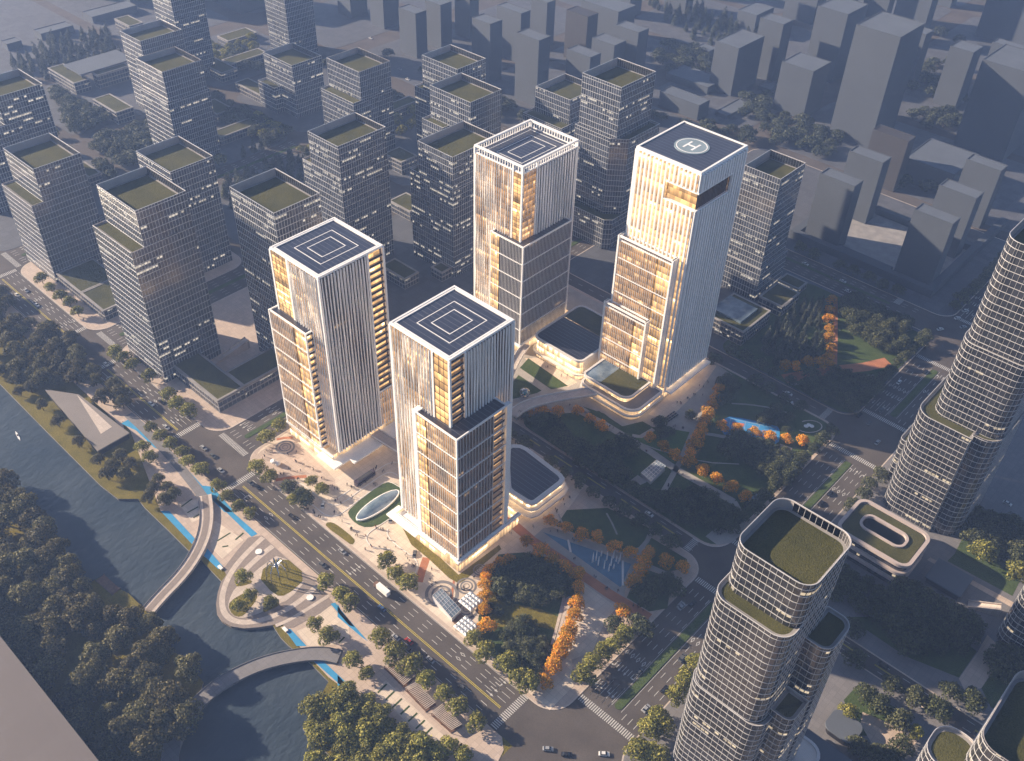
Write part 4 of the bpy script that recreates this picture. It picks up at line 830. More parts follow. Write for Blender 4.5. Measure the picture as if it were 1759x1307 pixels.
for (a0, a1, yy, zz, bb) in ((-290.6, -251, 422, 108.7, 427), (-293, -261, 418, 60.2, 421.6)):
    bay_box(D, a0, a1, yy, bb, 10, zz - 3, {'-y': [(0, .74, 'warm', 1.5), (.74, 1, 'gold', 1.9)]}, 12.5, roof='pvd')
    mb = MB(); mb.ring(rect(a0 - .5, a1 + .5, yy - .6, bb), rect(a0 + .5, a1 - .5, yy + .5, bb - .6), zz - 1.1, zz); mb.box(a0 - .9, a0 + .3, yy - .8, bb, 10, zz); mb.box(a1 - .3, a1 + .9, yy - .8, bb, 10, zz); mb.build('trellis_frame', M['white'], D)
    mb = MB(); fins(mb, '-y', yy, a0 + .5, a1 - .5, zz - 3, zz - 1, 1.5, .3, .3, 0, -.2); mb.build('trellis_slats', M['wood'], D)
lobby(D, rect(-288.5, -246, 426, 473), 0, 9.6)
mb = MB(); mb.box(-246.5, -240.5, 428, 474.5, 6.2, 7.2, 0, True); mb.build('entrance_canopy', M['white'], D)
# podium of D: two curved tiers
DP = empty('podium', (0, 0, 0), 'two-tier white podium with rounded corners and a lawn roof at the helipad tower foot', 'podium', 'white rounded podiums')
lo = rrect(-290, -244.2, 392.5, 424.5, [5, 9, 2, 2]); up = rrect(-290.2, -252.3, 395.3, 421.3, [4, 7, 1, 1])
for poly, z0, z1, rim in ((lo, 0, 9.5, 1.5), (up, 9.5, 14.6, 1.3)):
    lobby(DP, inset(poly, 1.6), z0, z1 - 1)
    mb = MB(); mb.ring(inset(poly, -.1), inset(poly, rim), z1 - 1.2, z1); mb.build('podium_rim', M['white2'], DP)
    if z0 == 0: mb = MB(); mb.ring(inset(poly, -.9), inset(poly, .6), 4.2, 5.3); mb.build('podium_band', M['white2'], DP)
mb = MB(); mb.face([(*p, 9.2) for p in inset(lo, 1.2)]); mb.build('terrace_floor', M['paving_grey'], DP)
mb = MB(); mb.face([(*p, 14.2) for p in rrect(-276, -253.6, 396.6, 420.5, [.5, 6, 1, 1])]); mb.build('green_roof', M['groof'], DP); mb = MB(); mb.face([(*p, 14.2) for p in rrect(-289, -276.1, 396.6, 420.5, [3, .5, .5, .5])]); mb.build('skylight', M['skyl'], DP)
HL = empty('podium_hall', (0, 0, 0), 'white-rimmed hall with dark panel roof and a lawn strip between the two tall towers', 'hall', 'white rounded podiums')
hp_ = rrect(-339, -296, 401, 453, [6, 5, 3, 6]); z1 = 17
lobby(HL, inset(hp_, 1.0), 0, z1 - 1.2); mb = MB(); mb.ring(inset(hp_, -.2), inset(hp_, 1.3), z1 - 1.5, z1); mb.ring(inset(hp_, -1.4), inset(hp_, .5), 4.6, 5.8); mb.build('podium_rim', M['white2'], HL)
mb = MB(); mb.face([(*p, z1 - .5) for p in rrect(-337.8, -297.2, 402.2, 433, [5, 4, .5, .5])]); mb.build('roof_deck', M['pvd'], HL); mb = MB(); mb.face([(*p, z1 - .45) for p in rrect(-337.8, -297.2, 433.1, 451.8, [.5, .5, 3, 5])]); mb.build('green_roof', M['groof'], HL)
mb = MB(); fq(mb, '+x', -296, 404, 452, 5.8, 15.4, .05); mb.build('side_wall', M['white2'], HL)
RP = empty('podium_hall', (0, 0, 0), 'white-rimmed low hall with angled navy roof beside the front tower', 'hall', 'white rounded podiums')
rp = ccw([(-280, 311), (-279, 316), (-275, 319.5), (-270, 320.5), (-241, 318.2), (-237.5, 316.5), (-236.3, 313), (-236.8, 291), (-238, 288.4), (-241, 287.2), (-252, 286.6), (-256, 287.2), (-259, 290)]); z1 = 12.5
lobby(RP, inset(rp, 1.4), 0, z1 - 1); mb = MB(); mb.ring(inset(rp, -.2), inset(rp, 2.6), z1 - 1.4, z1); mb.ring(inset(rp, -1.2), inset(rp, 1), 7.2, 8.2); mb.ring(inset(rp, -2.6), inset(rp, 1), 3.2, 4.2); mb.build('podium_rim', M['white2'], RP)
mb = MB(); mb.face([(*p, z1 - .3) for p in inset(rp, 2.5)]); mb.build('roof_deck', M['pv'], RP)
# footbridges
def bridge(label, pts, w, z, th=1.0, par=1.1, name='footbridge', m='pale', cat='footbridge', grp=None, rail='white2', inlay=None):
    root = empty(name, (0, 0, 0), label, cat, grp); zs = z if isinstance(z, (list, tuple)) else [z] * len(pts); mb = MB(); rl = MB(); L, R = strip(pts, w)
    for i in range(len(pts) - 1):
        a, b_, c, d = R[i], R[i + 1], L[i + 1], L[i]; za, zb = zs[i], zs[i + 1]
        mb.face([(*a, za), (*b_, zb), (*c, zb), (*d, za)]); mb.face([(*d, za - th), (*c, zb - th), (*b_, zb - th), (*a, za - th)])
        mb.face([(*a, za - th), (*b_, zb - th), (*b_, zb), (*a, za)]); mb.face([(*c, zb - th), (*d, za - th), (*d, za), (*c, zb)])
        for S in (L, R): rl.bar((*S[i], za + par / 2), (*S[i + 1], zb + par / 2), .25, par)
    mb.build('bridge_deck', M[m], root); rl.build('parapet', M[rail], root)
    if inlay:
        q = MB(); L, R = strip(pts, w * inlay)
        for i in range(len(pts) - 1): q.face([(*R[i], zs[i] + .05), (*R[i + 1], zs[i + 1] + .05), (*L[i + 1], zs[i + 1] + .05), (*L[i], zs[i] + .05)])
        q.build('deck_inlay', M['deck'], root)
    return root
br = smooth_poly([P(880, 712, 8), P(905, 695, 8), P(950, 684, 8), P(1000, 676, 8), P(1022, 672, 8)], 2, False)
bridge('pale skybridge between the front tower and the helipad tower podium', br, 7.5, 8.3)
bridge('angled pale skybridge between the front tower and the hall', smooth_poly([P(872, 650, 8), P(888, 615, 8), P(905, 592, 8)], 1, False), 5.5, 8.3)
bridge('small link bridge between the two front towers', [(-350, 268), (-320, 270), (-291, 266)], 7, 8.0)
q1 = smooth_poly(V('v6', [(1022, -20), (1036, 90), (1016, 200), (960, 310), (890, 400), (810, 480), (740, 560)], 1.0), 2, False)
bridge('curved grey footbridge over the river beside the round deck', q1, 7.6, [.7] + [1.5] * (len(q1) - 2) + [.5], 1.2, .5, 'river_bridge', 'pale', 'bridge', 'curved river bridges', 'paving_grey', .45)
q2 = smooth_poly(V('v6', [(1700, 790), (1590, 768), (1420, 790), (1270, 833), (1120, 908), (1020, 985), (920, 1095), (865, 1190), (845, 1307), (850, 1420)], 1.0), 2, False)
bridge('curved grey footbridge bounding the dark round pond', q2, 7.6, [.45] + [1.3] * (len(q2) - 2) + [.5], 1.2, .4, 'river_bridge', 'paving_grey', 'bridge', 'curved river bridges', 'paving_grey')
# ------------------------------------------------------------------ towers with rounded corners on the right
GR = 'round-cornered glass towers'
def rt(label, parts, z_roofs=None): return tower('curved_tower', label, parts, 'glassr', 'mullw', 3.9, 2.6, GR, hw=.28, vw=.09)
rt('round-cornered glass tower with three stepped terraces nearest the camera', [
    dict(poly=rrect(-93.5, -58.5, 220.5, 262, 6.5, 7), z0=0, z1=70, par=.8), dict(poly=rrect(-93, -60.5, 221, 261, 6.5, 7), z0=69, z1=127, par=.8), dict(poly=rrect(-92.2, -60.4, 227.8, 260.8, 6, 7), z0=126, z1=151, par=4.6),
    dict(poly=rrect(-62, -50.5, 243.5, 263, [1, 5, 5, 1], 5), z0=0, z1=107, par=.8), dict(poly=rrect(-60.5, -50.8, 229.5, 243.2, [1, 4, .5, .5], 5), z0=0, z1=74, par=.8)])
pd = empty('podium', (0, 0, 0), 'curved low base ledge on the far side of the nearest round-cornered tower', 'podium'); mb = MB(); q = rrect(-58, -42, 228, 270, [2, 7, 7, 2], 5); mb.prism(q, 0, 10); mb.build('wall', M['white2'], pd); mb = MB(); mb.ring(inset(q, -.6), inset(q, .8), 9.2, 10.8); mb.build('podium_rim', M['mullw'], pd)
rt('tallest round-cornered glass tower with a grass terrace, at the right picture edge', [
    dict(poly=rrect(-98, -66.5, 440.5, 492, [9, .4, .4, 9], 7), z0=0, z1=74, par=.9), dict(poly=rrect(-67.2, -54, 443.5, 492, [.4, 9, 9, .4], 7), z0=0, z1=75, par=.9),
    dict(poly=rrect(-92, -54.6, 447.5, 489, 7.5, 7), z0=73, z1=123, par=.6), dict(poly=rrect(-91.2, -55.2, 449.2, 488, 7.5, 7), z0=122, z1=183, par=5)])
rt('low round-cornered glass wing left of the tallest curved tower', [dict(poly=rrect(-105, -98.3, 462, 490, [3, .4, .4, 3], 4), z0=0, z1=34, par=.8)])
for (bx, by, z, lab, w1_, w2_) in [(1685.7, 1268, 118, 'round-cornered glass tower cut off by the bottom right corner', 34, 40), (1589.8, 1288.6, 100, 'smaller round-cornered glass wing beside the bottom right tower', 15, 16)]:
    a = P(bx, by, z); rt(lab, [dict(poly=rrect(a[0] - 1, a[0] + w1_, a[1] - 2, a[1] + w2_, 7, 6), z0=0, z1=z, par=5 if w1_ > 20 else .8)])
a = P(1708, 1106, 0); rt('round-cornered glass tower slice at the right picture edge', [dict(poly=rrect(a[0] - 2, a[0] + 30, a[1] + 2, a[1] + 40, 7, 6), z0=0, z1=70, par=4)])
# oval-courtyard podium
OP = empty('podium', (0, 0, 0), 'low rounded podium with grass roof and a long oval opening', 'podium', 'rounded podiums'); po = rrect(-103, -60.5, 388, 420, 6, 7); pi = rrect(-94, -70, 400, 410.5, 4, 7)
mb = MB(); mb.prism(inset(po, 1.2), 0, 17, top=False); mb.build('wall', M['glassr'], OP)
mb = MB()
for z in (4.5, 10.5, 16.6): mb.ring(inset(po, -.3), inset(po, 1.6), z, z + 1.9)
mb.ring(inset(pi, -1.3), inset(pi, .1), 16.5, 18.3); mb.build('podium_rim', plain('pinkish stone rim', (.46, .39, .37), .6, var=.07), OP)
mb = MB(); mb.ring(inset(po, 2.2), inset(pi, -1.3), 16.0, 17.4); mb.build('green_roof', M['groof'], OP); mb = MB(); mb.ring(inset(po, 1.6), inset(po, 2.2), 16, 17.2); mb.build('roof_gutter', M['black'], OP)
mb = MB(); mb.prism(list(reversed(pi)), 8, 17, top=False); mb.face([(*p, 8) for p in pi]); mb.build('light_well', M['black'], OP)
# bottom left roof, riverside hall
RB = empty('low_hall', (0, 0, 0), 'big pale flat roof filling the bottom left corner', 'building'); e0 = P(0, 1095, 26)[1]
mb = MB(); mb.box(-640, -236, e0 - 42, e0, 0, 25); mb.build('wall', M['mass'], RB); mb = MB(); mb.box(-640.5, -235.5, e0 - 42, e0 + .4, 25, 26); mb.build('roof', tiled('pale roof membrane', (.115, .10, .102), 9.0, .12, .7, .9, .08, .03), RB)
RH = empty('riverside_hall', (0, 0, 0), 'sloping pale riverside hall with a dark open end among the trees', 'hall')
c4 = V('v4', [(330, 890), (215, 700), (400, 720), (650, 900)], 0); zz = V('v4', [(400, 960), (230, 700), (390, 725), (640, 915), (490, 1000)], 4)
mb = MB(); q = ccw([zz[1], zz[4], zz[3], zz[2]]); mb.prism(q, 0, 4.0, top=False); mb.build('wall', M['massdark'], RH); mb = MB(); mb.prism(inset(q, -.6), 4.0, 4.7, bottom=True); mb.build('roof', plain('riverside hall roof', (.20, .18, .17), .7, var=.1, scale=.05), RH)
mb = MB(); rd = V('v4', [(385, 725), (560, 885), (505, 920)], 4); mb.face([(*p, 4.78) for p in ccw(rd)]); mb.build('roof_facet', M['pale'], RH)
# unseen block added beyond the left picture edge to shade the wood
for (x0, x1, y0, y1, z) in SHADE: block('unseen tower block added beyond the picture edge for its shade', x0, x1, y0, y1, z)
# ================================================================== TREES
ORD = 'first second third fourth fifth sixth seventh eighth ninth tenth eleventh twelfth thirteenth fourteenth fifteenth sixteenth seventeenth eighteenth nineteenth twentieth twenty-first twenty-second twenty-third twenty-fourth twenty-fifth twenty-sixth twenty-seventh twenty-eighth twenty-ninth thirtieth'.split()
def crown_mesh(name, seed, blobs, n, size, m, jit=.75, flat=1.0):
    r = random.Random(seed); mb = MB(); tot = sum(b_[3] ** 2 for b_ in blobs)
    for bx, by, bz, br_ in blobs:
        for _ in range(max(8, int(n * br_ ** 2 / tot))):
            u = r.uniform(-.75, 1); t = r.uniform(0, 2 * math.pi); q = math.sqrt(1 - u * u); d = Vector((q * math.cos(t), q * math.sin(t), u))
            rr = br_ * (1 - .38 * r.random() ** 2.2) * r.uniform(.92, 1.1); p = Vector((bx, by, bz)) + Vector((d.x * rr, d.y * rr, d.z * rr * flat))
            nn = (d + Vector((r.gauss(0, jit), r.gauss(0, jit), r.gauss(0, jit) + .25))).normalized(); a = nn.orthogonal().normalized(); a.rotate(Matrix.Rotation(r.uniform(0, 6.3), 3, nn)); b2 = nn.cross(a); s = size * r.uniform(.6, 1.35)
            mb.face([p - a * s * .5, p + b2 * s * .36 - a * s * .08, p + a * s * .55, p - b2 * s * .36 + a * s * .1])
    return mb.mesh(name, m)
def trunk_mesh(name, seed, h, r0, limbs, reach):
    r = random.Random(seed); mb = MB(); mb.tube([(0, 0, -.2), (0, 0, h * .35), (r.uniform(-.15, .15), r.uniform(-.15, .15), h * .8)], [r0, r0 * .75, r0 * .4], 7)
    for i in range(limbs):
        t = i * 6.283 / limbs + r.uniform(-.4, .4); z = h * r.uniform(.3, .5); mb.tube([(0, 0, z), (math.cos(t) * reach * .5, math.sin(t) * reach * .5, z + h * .18), (math.cos(t) * reach, math.sin(t) * reach, z + h * .32)], [r0 * .45, r0 * .3, r0 * .12], 5)
    return mb.mesh(name, M['bark'])
def lobes(seed, n, R, h0, h1, rb):
    r = random.Random(seed); out = []
    for i in range(n):
        t = i * 2.4 + r.uniform(-.5, .5); q = R * math.sqrt((i + .3) / n); z = h0 + (h1 - h0) * (1 - (q / R) ** 1.6) * r.uniform(.65, 1.0) + r.uniform(-.3, .3)
        out.append((math.cos(t) * q, math.sin(t) * q, z, rb * r.uniform(.75, 1.25)))
    return out
PROTO = {}
def proto(kind, crowns, trunk, H): PROTO[kind] = (crowns, trunk, H)
proto('rounded_tree', [crown_mesh('street_crown', s, lobes(s, 11, 2.7, 3.6, 7.0, 1.55), 1500, .62, LEAF['street']) for s in (1, 2, 3)], trunk_mesh('street_trunk', 1, 7, .22, 5, 1.8), 8.5)
proto('woodland_tree', [crown_mesh('woodland_crown', s, lobes(s, 17, 5.0, 5.5, 10.5, 2.1), 2600, .8, LEAF['wood'], .8) for s in (11, 12, 13, 14)], trunk_mesh('woodland_trunk', 2, 10, .4, 6, 3.4), 12.5)
proto('park_tree', [crown_mesh('park_crown', s, lobes(s, 12, 3.0, 3.2, 6.6, 1.6), 1500, .62, LEAF['dark'], .8) for s in (21, 22, 23)], trunk_mesh('park_trunk', 3, 6.5, .22, 5, 2), 8.0)
proto('maple_tree', [crown_mesh('maple_crown', s, lobes(s, 13, 2.1, 2.6, 6.3, 1.2), 1300, .5, LEAF['maple'], .85) for s in (31, 32, 33)], trunk_mesh('maple_trunk', 4, 6, .17, 5, 1.4), 7.6)
def spire(seed, H, R):
    r = random.Random(seed); return [(r.uniform(-.25, .25) * R, r.uniform(-.25, .25) * R, H * (.14 + .84 * k / 8), R * (1.0 - .86 * k / 8) * r.uniform(.85, 1.15)) for k in range(9)]
proto('conifer_tree', [crown_mesh('conifer_crown', s, spire(s, 12, 2.1), 1100, .62, LEAF['conifer'], .8, 1.1) for s in (41, 42, 43)], trunk_mesh('conifer_trunk', 5, 11, .2, 0, 0), 13)
proto('avenue_tree', [crown_mesh('avenue_crown', s, lobes(s, 12, 3.0, 3.4, 7.2, 1.6), 1500, .62, LEAF['dark'], .8) for s in (61, 62, 63)], trunk_mesh('avenue_trunk', 7, 7, .22, 5, 2), 8.6)
proto('grove_tree', [crown_mesh('grove_crown', s, lobes(s, 13, 3.2, 3.4, 7.0, 1.7), 1600, .64, LEAF['dark'], .85) for s in (71, 72, 73)], trunk_mesh('grove_trunk', 8, 7, .24, 5, 2.1), 8.6)
proto('city_tree', [crown_mesh('city_crown', s, lobes(s, 11, 3.0, 3.2, 6.8, 1.7), 1000, .8, LEAF['city'], .8) for s in (81, 82, 83)], trunk_mesh('city_trunk', 9, 7, .22, 4, 2), 8.4)
proto('shrub', [crown_mesh('shrub_crown', s, lobes(s, 7, 1.3, .7, 1.7, .8), 500, .4, LEAF['dark'], .85) for s in (51, 52)], trunk_mesh('shrub_trunk', 6, 1.2, .07, 3, .5), 2.6)
PLACED = []; WIDE = dict(rounded_tree=1.2, maple_tree=1.38, park_tree=1.2, avenue_tree=1.2, conifer_tree=1.1, woodland_tree=1.12, city_tree=1.35, grove_tree=1.2, shrub=1.2)
def tree(kind, x, y, H, label, group, z=ZB, wide=1.0):
    cr, tr, h0 = PROTO[kind]; s = H / h0; wide *= WIDE.get(kind, 1.2)
    o = bpy.data.objects.new(kind, None); o.location = (x, y, z); o.rotation_euler = (0, 0, rnd.uniform(0, 6.28)); o.scale = (s * wide * rnd.uniform(.93, 1.07), s * wide * rnd.uniform(.93, 1.07), s); C.objects.link(o); tag(o, label, 'tree' if kind != 'shrub' else 'shrub', group)
    a = bpy.data.objects.new('trunk', tr); C.objects.link(a); a.parent = o; b_ = bpy.data.objects.new('crown', rnd.choice(cr)); C.objects.link(b_); b_.parent = o; PLACED.append((x, y)); return o
def row(kind, view, pts, H, what, where, start, group, wide=1.0):
    ox, oy, k = VIEWS[view]
    for i, (a, b_) in enumerate(pts):
        h = H * rnd.uniform(.9, 1.12); x, y = P(ox + a / k, oy + b_ / k, h * .55)
        tree(kind, x, y, h, f'{what}, {ORD[i]} from {start} {where}' if len(pts) > 1 else f'{what} {where}', group, wide=wide)
def line(kind, p, q, step, H, what, where, start, group, skip=0.0, wide=1.0):
    n = int(math.hypot(q[0] - p[0], q[1] - p[1]) / step); j = 0
    for i in range(n + 1):
        if rnd.random() < skip: continue
        t = i / max(n, 1); x, y = p[0] + (q[0] - p[0]) * t + rnd.uniform(-1, 1), p[1] + (q[1] - p[1]) * t + rnd.uniform(-1, 1)
        tree(kind, x, y, H * rnd.uniform(.85, 1.15), f'{what}, {ORD[j]} from {start} {where}', group, wide=wide); j += 1
FOOT = []
for o in list(C.objects):                                # building footprints keep trees out
    if o.type == 'MESH' and o.parent is not None and o.name.split('.')[0] in ('green_roof', 'roof', 'roof_deck'):
        q = [v.co for v in o.data.vertices]; FOOT.append((min(v.x for v in q) - 3, max(v.x for v in q) + 3, min(v.y for v in q) - 3, max(v.y for v in q) + 3))
def wood(kind, polys, n, md, H, label, group, seed=1, view='f', z=ZB, clear=True, wide=1.0, roads=True):
    r = random.Random(seed); polys = [V(view, q) if view else q for q in polys]; kz = 1 - H * .5 / HC; polys = [[(a * kz, b_ * kz) for a, b_ in q] for q in polys]; got = []; tries = 0
    xs = [p[0] for q in polys for p in q]; ys = [p[1] for q in polys for p in q]
    while len(got) < n and tries < n * 90:
        tries += 1; p = (r.uniform(min(xs), max(xs)), r.uniform(min(ys), max(ys)))
        if not any(inpoly(p, q) for q in polys) or any((p[0] - g[0]) ** 2 + (p[1] - g[1]) ** 2 < md * md for g in got): continue
        if clear and any(f[0] < p[0] < f[1] and f[2] < p[1] < f[3] for f in FOOT): continue
        if roads and p[1] > 202 and (any(a - 1 < p[0] < b_ + 1 for a, b_ in zip([x[1] for x in XR], [x[0] for x in XR[1:]])) or any(a - 1 < p[1] < b_ + 1 for a, b_ in zip([y[1] for y in YR], [y[0] for y in YR[1:]]))): continue
        if inpoly(p, rv): continue
        got.append(p); tree(kind, p[0], p[1], H * r.uniform(.78, 1.22), label, group, z, wide)
st = 'round olive street tree'
row('rounded_tree', 'v4', [(705, 975), (750, 880), (745, 1025), (795, 920), (850, 960), (905, 1000), (935, 1050), (1000, 1090)], 9.5, st, 'beside the river path', 'the riverside hall', 'street trees along the river road')
row('rounded_tree', 'v4', [(1085, 1170), (1130, 1225)], 9, st, 'beside the blue track at the crossing', 'the hall', 'street trees along the river road')
row('rounded_tree', 'v6', [(1190, 30), (1245, 65)], 8.5, st, 'opposite the elliptical skylight', 'the hall', 'street trees along the river road')
row('rounded_tree', 'v6', [(1625, 405), (1700, 470), (1745, 510)], 10, st, 'between road and round deck', 'the spider sculpture', 'street trees along the river road')
row('rounded_tree', 'v6', [(1210, 385), (1245, 480), (1190, 530), (1348, 510)], 8.5, 'sunlit tree with its own lawn patch', 'on the round deck', 'the top', 'trees on the round deck')
row('rounded_tree', 'v6', [(1570, 620), (1635, 680)], 9.5, st, 'on the slabs beside the blue strip', 'the deck', 'street trees on the river paving')
row('rounded_tree', 'v7', [(75, 800), (145, 865)], 9.5, st, 'on the pale slabs above the pond', 'the deck', 'street trees on the river paving')
row('rounded_tree', 'v7', [(210, 690), (285, 760), (365, 825), (440, 895), (530, 965), (600, 1035), (695, 1110)], 11, st, 'beside the slatted pergolas', 'the truck', 'street trees along the river road')
row('rounded_tree', 'v7', [(560, 1230), (625, 1275)], 9, st, 'at the bottom near the pond wood', 'the wood', 'street trees on the river paving')
row('rounded_tree', 'v4', [(205, 135), (250, 180), (300, 222), (345, 252), (385, 300)], 9.5, st, 'beside the two-bay pavilion', 'the far end', 'street trees on the city side of the road')
row('rounded_tree', 'v4', [(575, 500), (612, 530), (660, 565), (742, 622)], 10, st, 'below the glass tower at the corner', 'the corner', 'street trees on the city side of the road')
row('rounded_tree', 'v4', [(835, 715), (880, 760), (940, 795)], 10.5, st, 'beside the L-shaped pavilion', 'the far end', 'street trees on the city side of the road')
row('rounded_tree', 'v4', [(1325, 925), (1392, 868)], 10.5, st, 'beside the corner white tower', 'the crossing', 'street trees by the corner white tower')
row('rounded_tree', 'v4', [(1285, 1075), (1345, 1125)], 10, st, 'beside the white bubble sculpture', 'the crossing', 'street trees by the corner white tower')
row('rounded_tree', 'v4', [(1555, 1150), (1605, 1188)], 8.5, 'slender green plaza tree', 'on the plaza beside the curved drive', 'the corner', 'plaza trees')
row('park_tree', 'v4', [(1440, 1175), (1500, 1215), (1525, 1245)], 8.5, 'dark bushy tree', 'in the bed beside the drive', 'the crossing', 'dark trees in the drive bed')
row('rounded_tree', 'v4', [(1468, 1238)], 8, 'bright olive tree at the edge of the dark bed', 'beside the river road', '', 'plaza trees')
row('rounded_tree', 'v7', [(245, 300), (290, 370), (350, 415)], 11, 'large olive tree', 'in the trio beside the lorry', 'the drive', 'street trees beside the front tower')
row('rounded_tree', 'v7', [(680, 695), (740, 760), (845, 815), (905, 885), (955, 905)], 11, 'large olive tree', 'along the road edge of the pocket park', 'the patterned canopies', 'street trees at the pocket park')
row('rounded_tree', 'v7', [(1410, 700), (1365, 735), (1330, 760), (1275, 805), (1230, 870), (1440, 665)], 10.5, 'large yellow-green tree', 'in the clump beside the stone terrace', 'the top', 'trees beside the stone terrace')
row('park_tree', 'v7', [(1500, 610), (1380, 620), (1530, 640)], 9, 'dark tree', 'between the terrace and the wide cross street', 'the corner', 'dark trees beside the cross street')
row('park_tree', 'v7', [(1600, 420), (1550, 490), (1650, 400), (1500, 450), (1560, 440), (1680, 440)], 9.5, 'dark tree', 'between fountain and wide street', 'the pool', 'dark trees by the fountain')
row('rounded_tree', 'v7', [(1735, 915), (1690, 975), (1600, 1080), (1560, 1140), (1620, 1130), (1545, 1260), (1600, 1280), (1500, 1250)], 11.5, 'yellow-green tree', 'before the round-cornered tower', 'the tower', 'trees by the nearest curved tower')
row('rounded_tree', 'v8', [(110, 810), (60, 880)], 11, 'sunlit yellow tree', 'tight against the left edge of the round-cornered tower', 'the terrace', 'trees by the nearest curved tower')
mp = 'orange autumn tree'
row('maple_tree', 'w6', [(1060, 10), (975, 40), (905, 90), (850, 160), (835, 235), (838, 340), (825, 460), (850, 615)], 8.6, mp, 'along the pocket park front', 'the tower', 'orange trees round the pocket park')
row('maple_tree', 'w8', [(240, 255), (370, 345), (490, 440), (600, 510), (720, 560), (725, 690), (715, 830)], 8.6, mp, 'along the shaded terracotta path', 'the front tower', 'orange trees round the pocket park')
row('maple_tree', 'w8', [(690, 950), (650, 1070), (615, 1180), (550, 1290)], 8.8, mp, 'along the terraced steps', 'the shade', 'orange trees along the steps')
row('maple_tree', 'w6', [(1610, 680), (1560, 800), (1530, 880), (1470, 990), (1400, 1140)], 8.8, mp, 'below the steps, beside the terrace', 'the steps', 'orange trees along the steps')
row('maple_tree', 'w8', [(465, 70), (615, 130), (760, 195), (910, 220), (1070, 305), (1220, 360)], 8.4, mp, 'above the fountain pool', 'the low hall', 'orange trees above the fountain')
row('maple_tree', 'w8', [(1390, 370), (1350, 450), (1310, 530), (1250, 640)], 9, mp, 'right of the fountain pool', 'the narrow road', 'orange trees right of the fountain')
row('maple_tree', 'w8', [(1550, 440), (1705, 500)], 8.4, mp, 'on the small lawn by the crossing', 'the pool', 'orange trees right of the fountain')
row('maple_tree', 'w8', [(1145, 910)], 9, mp, 'at the end of the terracotta path beside dark trees', '', 'orange trees round the pocket park')
row('maple_tree', 'w3', [(370, 255), (500, 240), (645, 245), (830, 240), (945, 315), (1050, 380)], 8.4, mp, 'in the row under the white podium', 'the skybridge', 'orange trees under the podium')
row('maple_tree', 'w4', [(420, 700), (545, 785), (650, 870)], 8.4, mp, 'on the bright green lawn', 'the podium', 'orange trees on the bright lawn')
row('maple_tree', 'w4', [(1065, 255), (1040, 330), (1010, 400), (965, 470), (945, 540), (905, 615), (870, 690), (840, 770), (800, 850), (785, 930)], 8.8, mp, 'in the dense file crossing the park', 'the helipad tower', 'orange trees in the park file')
row('maple_tree', 'w4', [(1095, 600), (1235, 630), (1395, 655), (1540, 690), (1695, 715)], 8.6, mp, 'in the row across the blue court', 'the park file', 'orange trees on the court')
row('maple_tree', 'w5', [(1520, 80)], 8.8, mp, 'right of the blue court near the ring path', '', 'orange trees on the court')
row('maple_tree', 'w4', [(915, 1010), (1045, 1090), (1185, 1165), (1315, 1255)], 8.6, mp, 'along the long pale park path', 'the file', 'orange trees along the long path')
row('maple_tree', 'x4', [(1000, 320), (985, 390), (980, 460), (985, 535), (975, 605), (990, 680), (975, 750), (968, 805)], 8.6, mp, 'in the triangular garden file', 'the divided road', 'orange trees in the triangular garden')
row('maple_tree', 'x4', [(650, 810), (725, 815), (820, 780), (900, 775)], 8.2, mp, 'below the dark conifers', 'the narrow road', 'orange trees in the triangular garden')
for p, q, wh, s_, g in [((-299, 345.5), (-165, 345.5), 'on the narrow road, park side', 'the skybridge', 'dark trees on the narrow road, park side'), ((-290, 327.5), (-168, 327.5), 'on the narrow road, hall side', 'the skybridge', 'dark trees on the narrow road, hall side'),
                        ((-148.5, 360), (-148.5, 474), 'on the wide street, park edge', 'the lower crossing', 'dark trees on the cross street'), ((-148.5, 505), (-148.5, 612), 'on the wide street, garden edge', 'the lower crossing', 'dark trees on the cross street, upper part'),
                        ((-240, 499.5), (-170, 499.5), 'on the garden edge of the narrow street', 'the dark hall', 'dark trees on the narrow street, garden side'), ((-242, 481), (-175, 481), 'on the park edge of the narrow street', 'the dark hall', 'dark trees on the narrow street, park side'),
                        ((-272, 652), (-190, 652), 'on the divided road', 'the dark tower', 'dark trees on the divided road'), ((-148, 664), (-148, 760), 'below the grey slab towers', 'the crossing', 'dark trees below the slab towers'), ((-107, 344), (-107, 383), 'beside the oval podium', 'the narrow road', 'dark trees by the oval podium'), ((-107, 425), (-107, 458), 'beside the tallest curved tower', 'the podium', 'dark trees by the tallest curved tower')]:
    line('avenue_tree', p, q, 10.5, 9.5, 'dark street tree', wh, s_, g, .08)
row('grove_tree', 'x8', [(440, 640), (550, 730), (720, 860), (345, 340), (650, 560), (850, 660), (1050, 760), (1150, 610), (1340, 690), (330, 80)], 10, 'dark tree', 'beside the low narrow road', 'the paved court', 'dark trees by the lower right court')
row('rounded_tree', 'x8', [(290, 790), (850, 960)], 8.5, 'yellow-lit tree', 'at the paved court edge', 'the round pavilion', 'sunlit trees at the court')
row('grove_tree', 'x8', [(360, 1080), (500, 1150), (740, 1080), (620, 1160)], 9.5, 'dark tree', 'at the bottom of the paved court', 'the round pavilion', 'dark trees below the court')
row('rounded_tree', 'x7', [(1400, 500), (1690, 680)], 13, 'tall yellow-lit tree', 'on the lawn right of the oval podium', 'the podium', 'sunlit trees by the oval podium')
SW = 'bushy brown-green tree crowding the riverside wood left of the two curved bridges'
wood('woodland_tree', [[(-60, 900), (60, 885), (118, 940), (142, 1005), (245, 1045), (300, 1115), (340, 1165), (325, 1215), (275, 1330), (150, 1320), (30, 1130), (-60, 1060)], [(-40, 830), (10, 815), (55, 880), (-20, 900)]], 80, 6.6, 14, SW, 'trees of the riverside wood', 3, z=0)
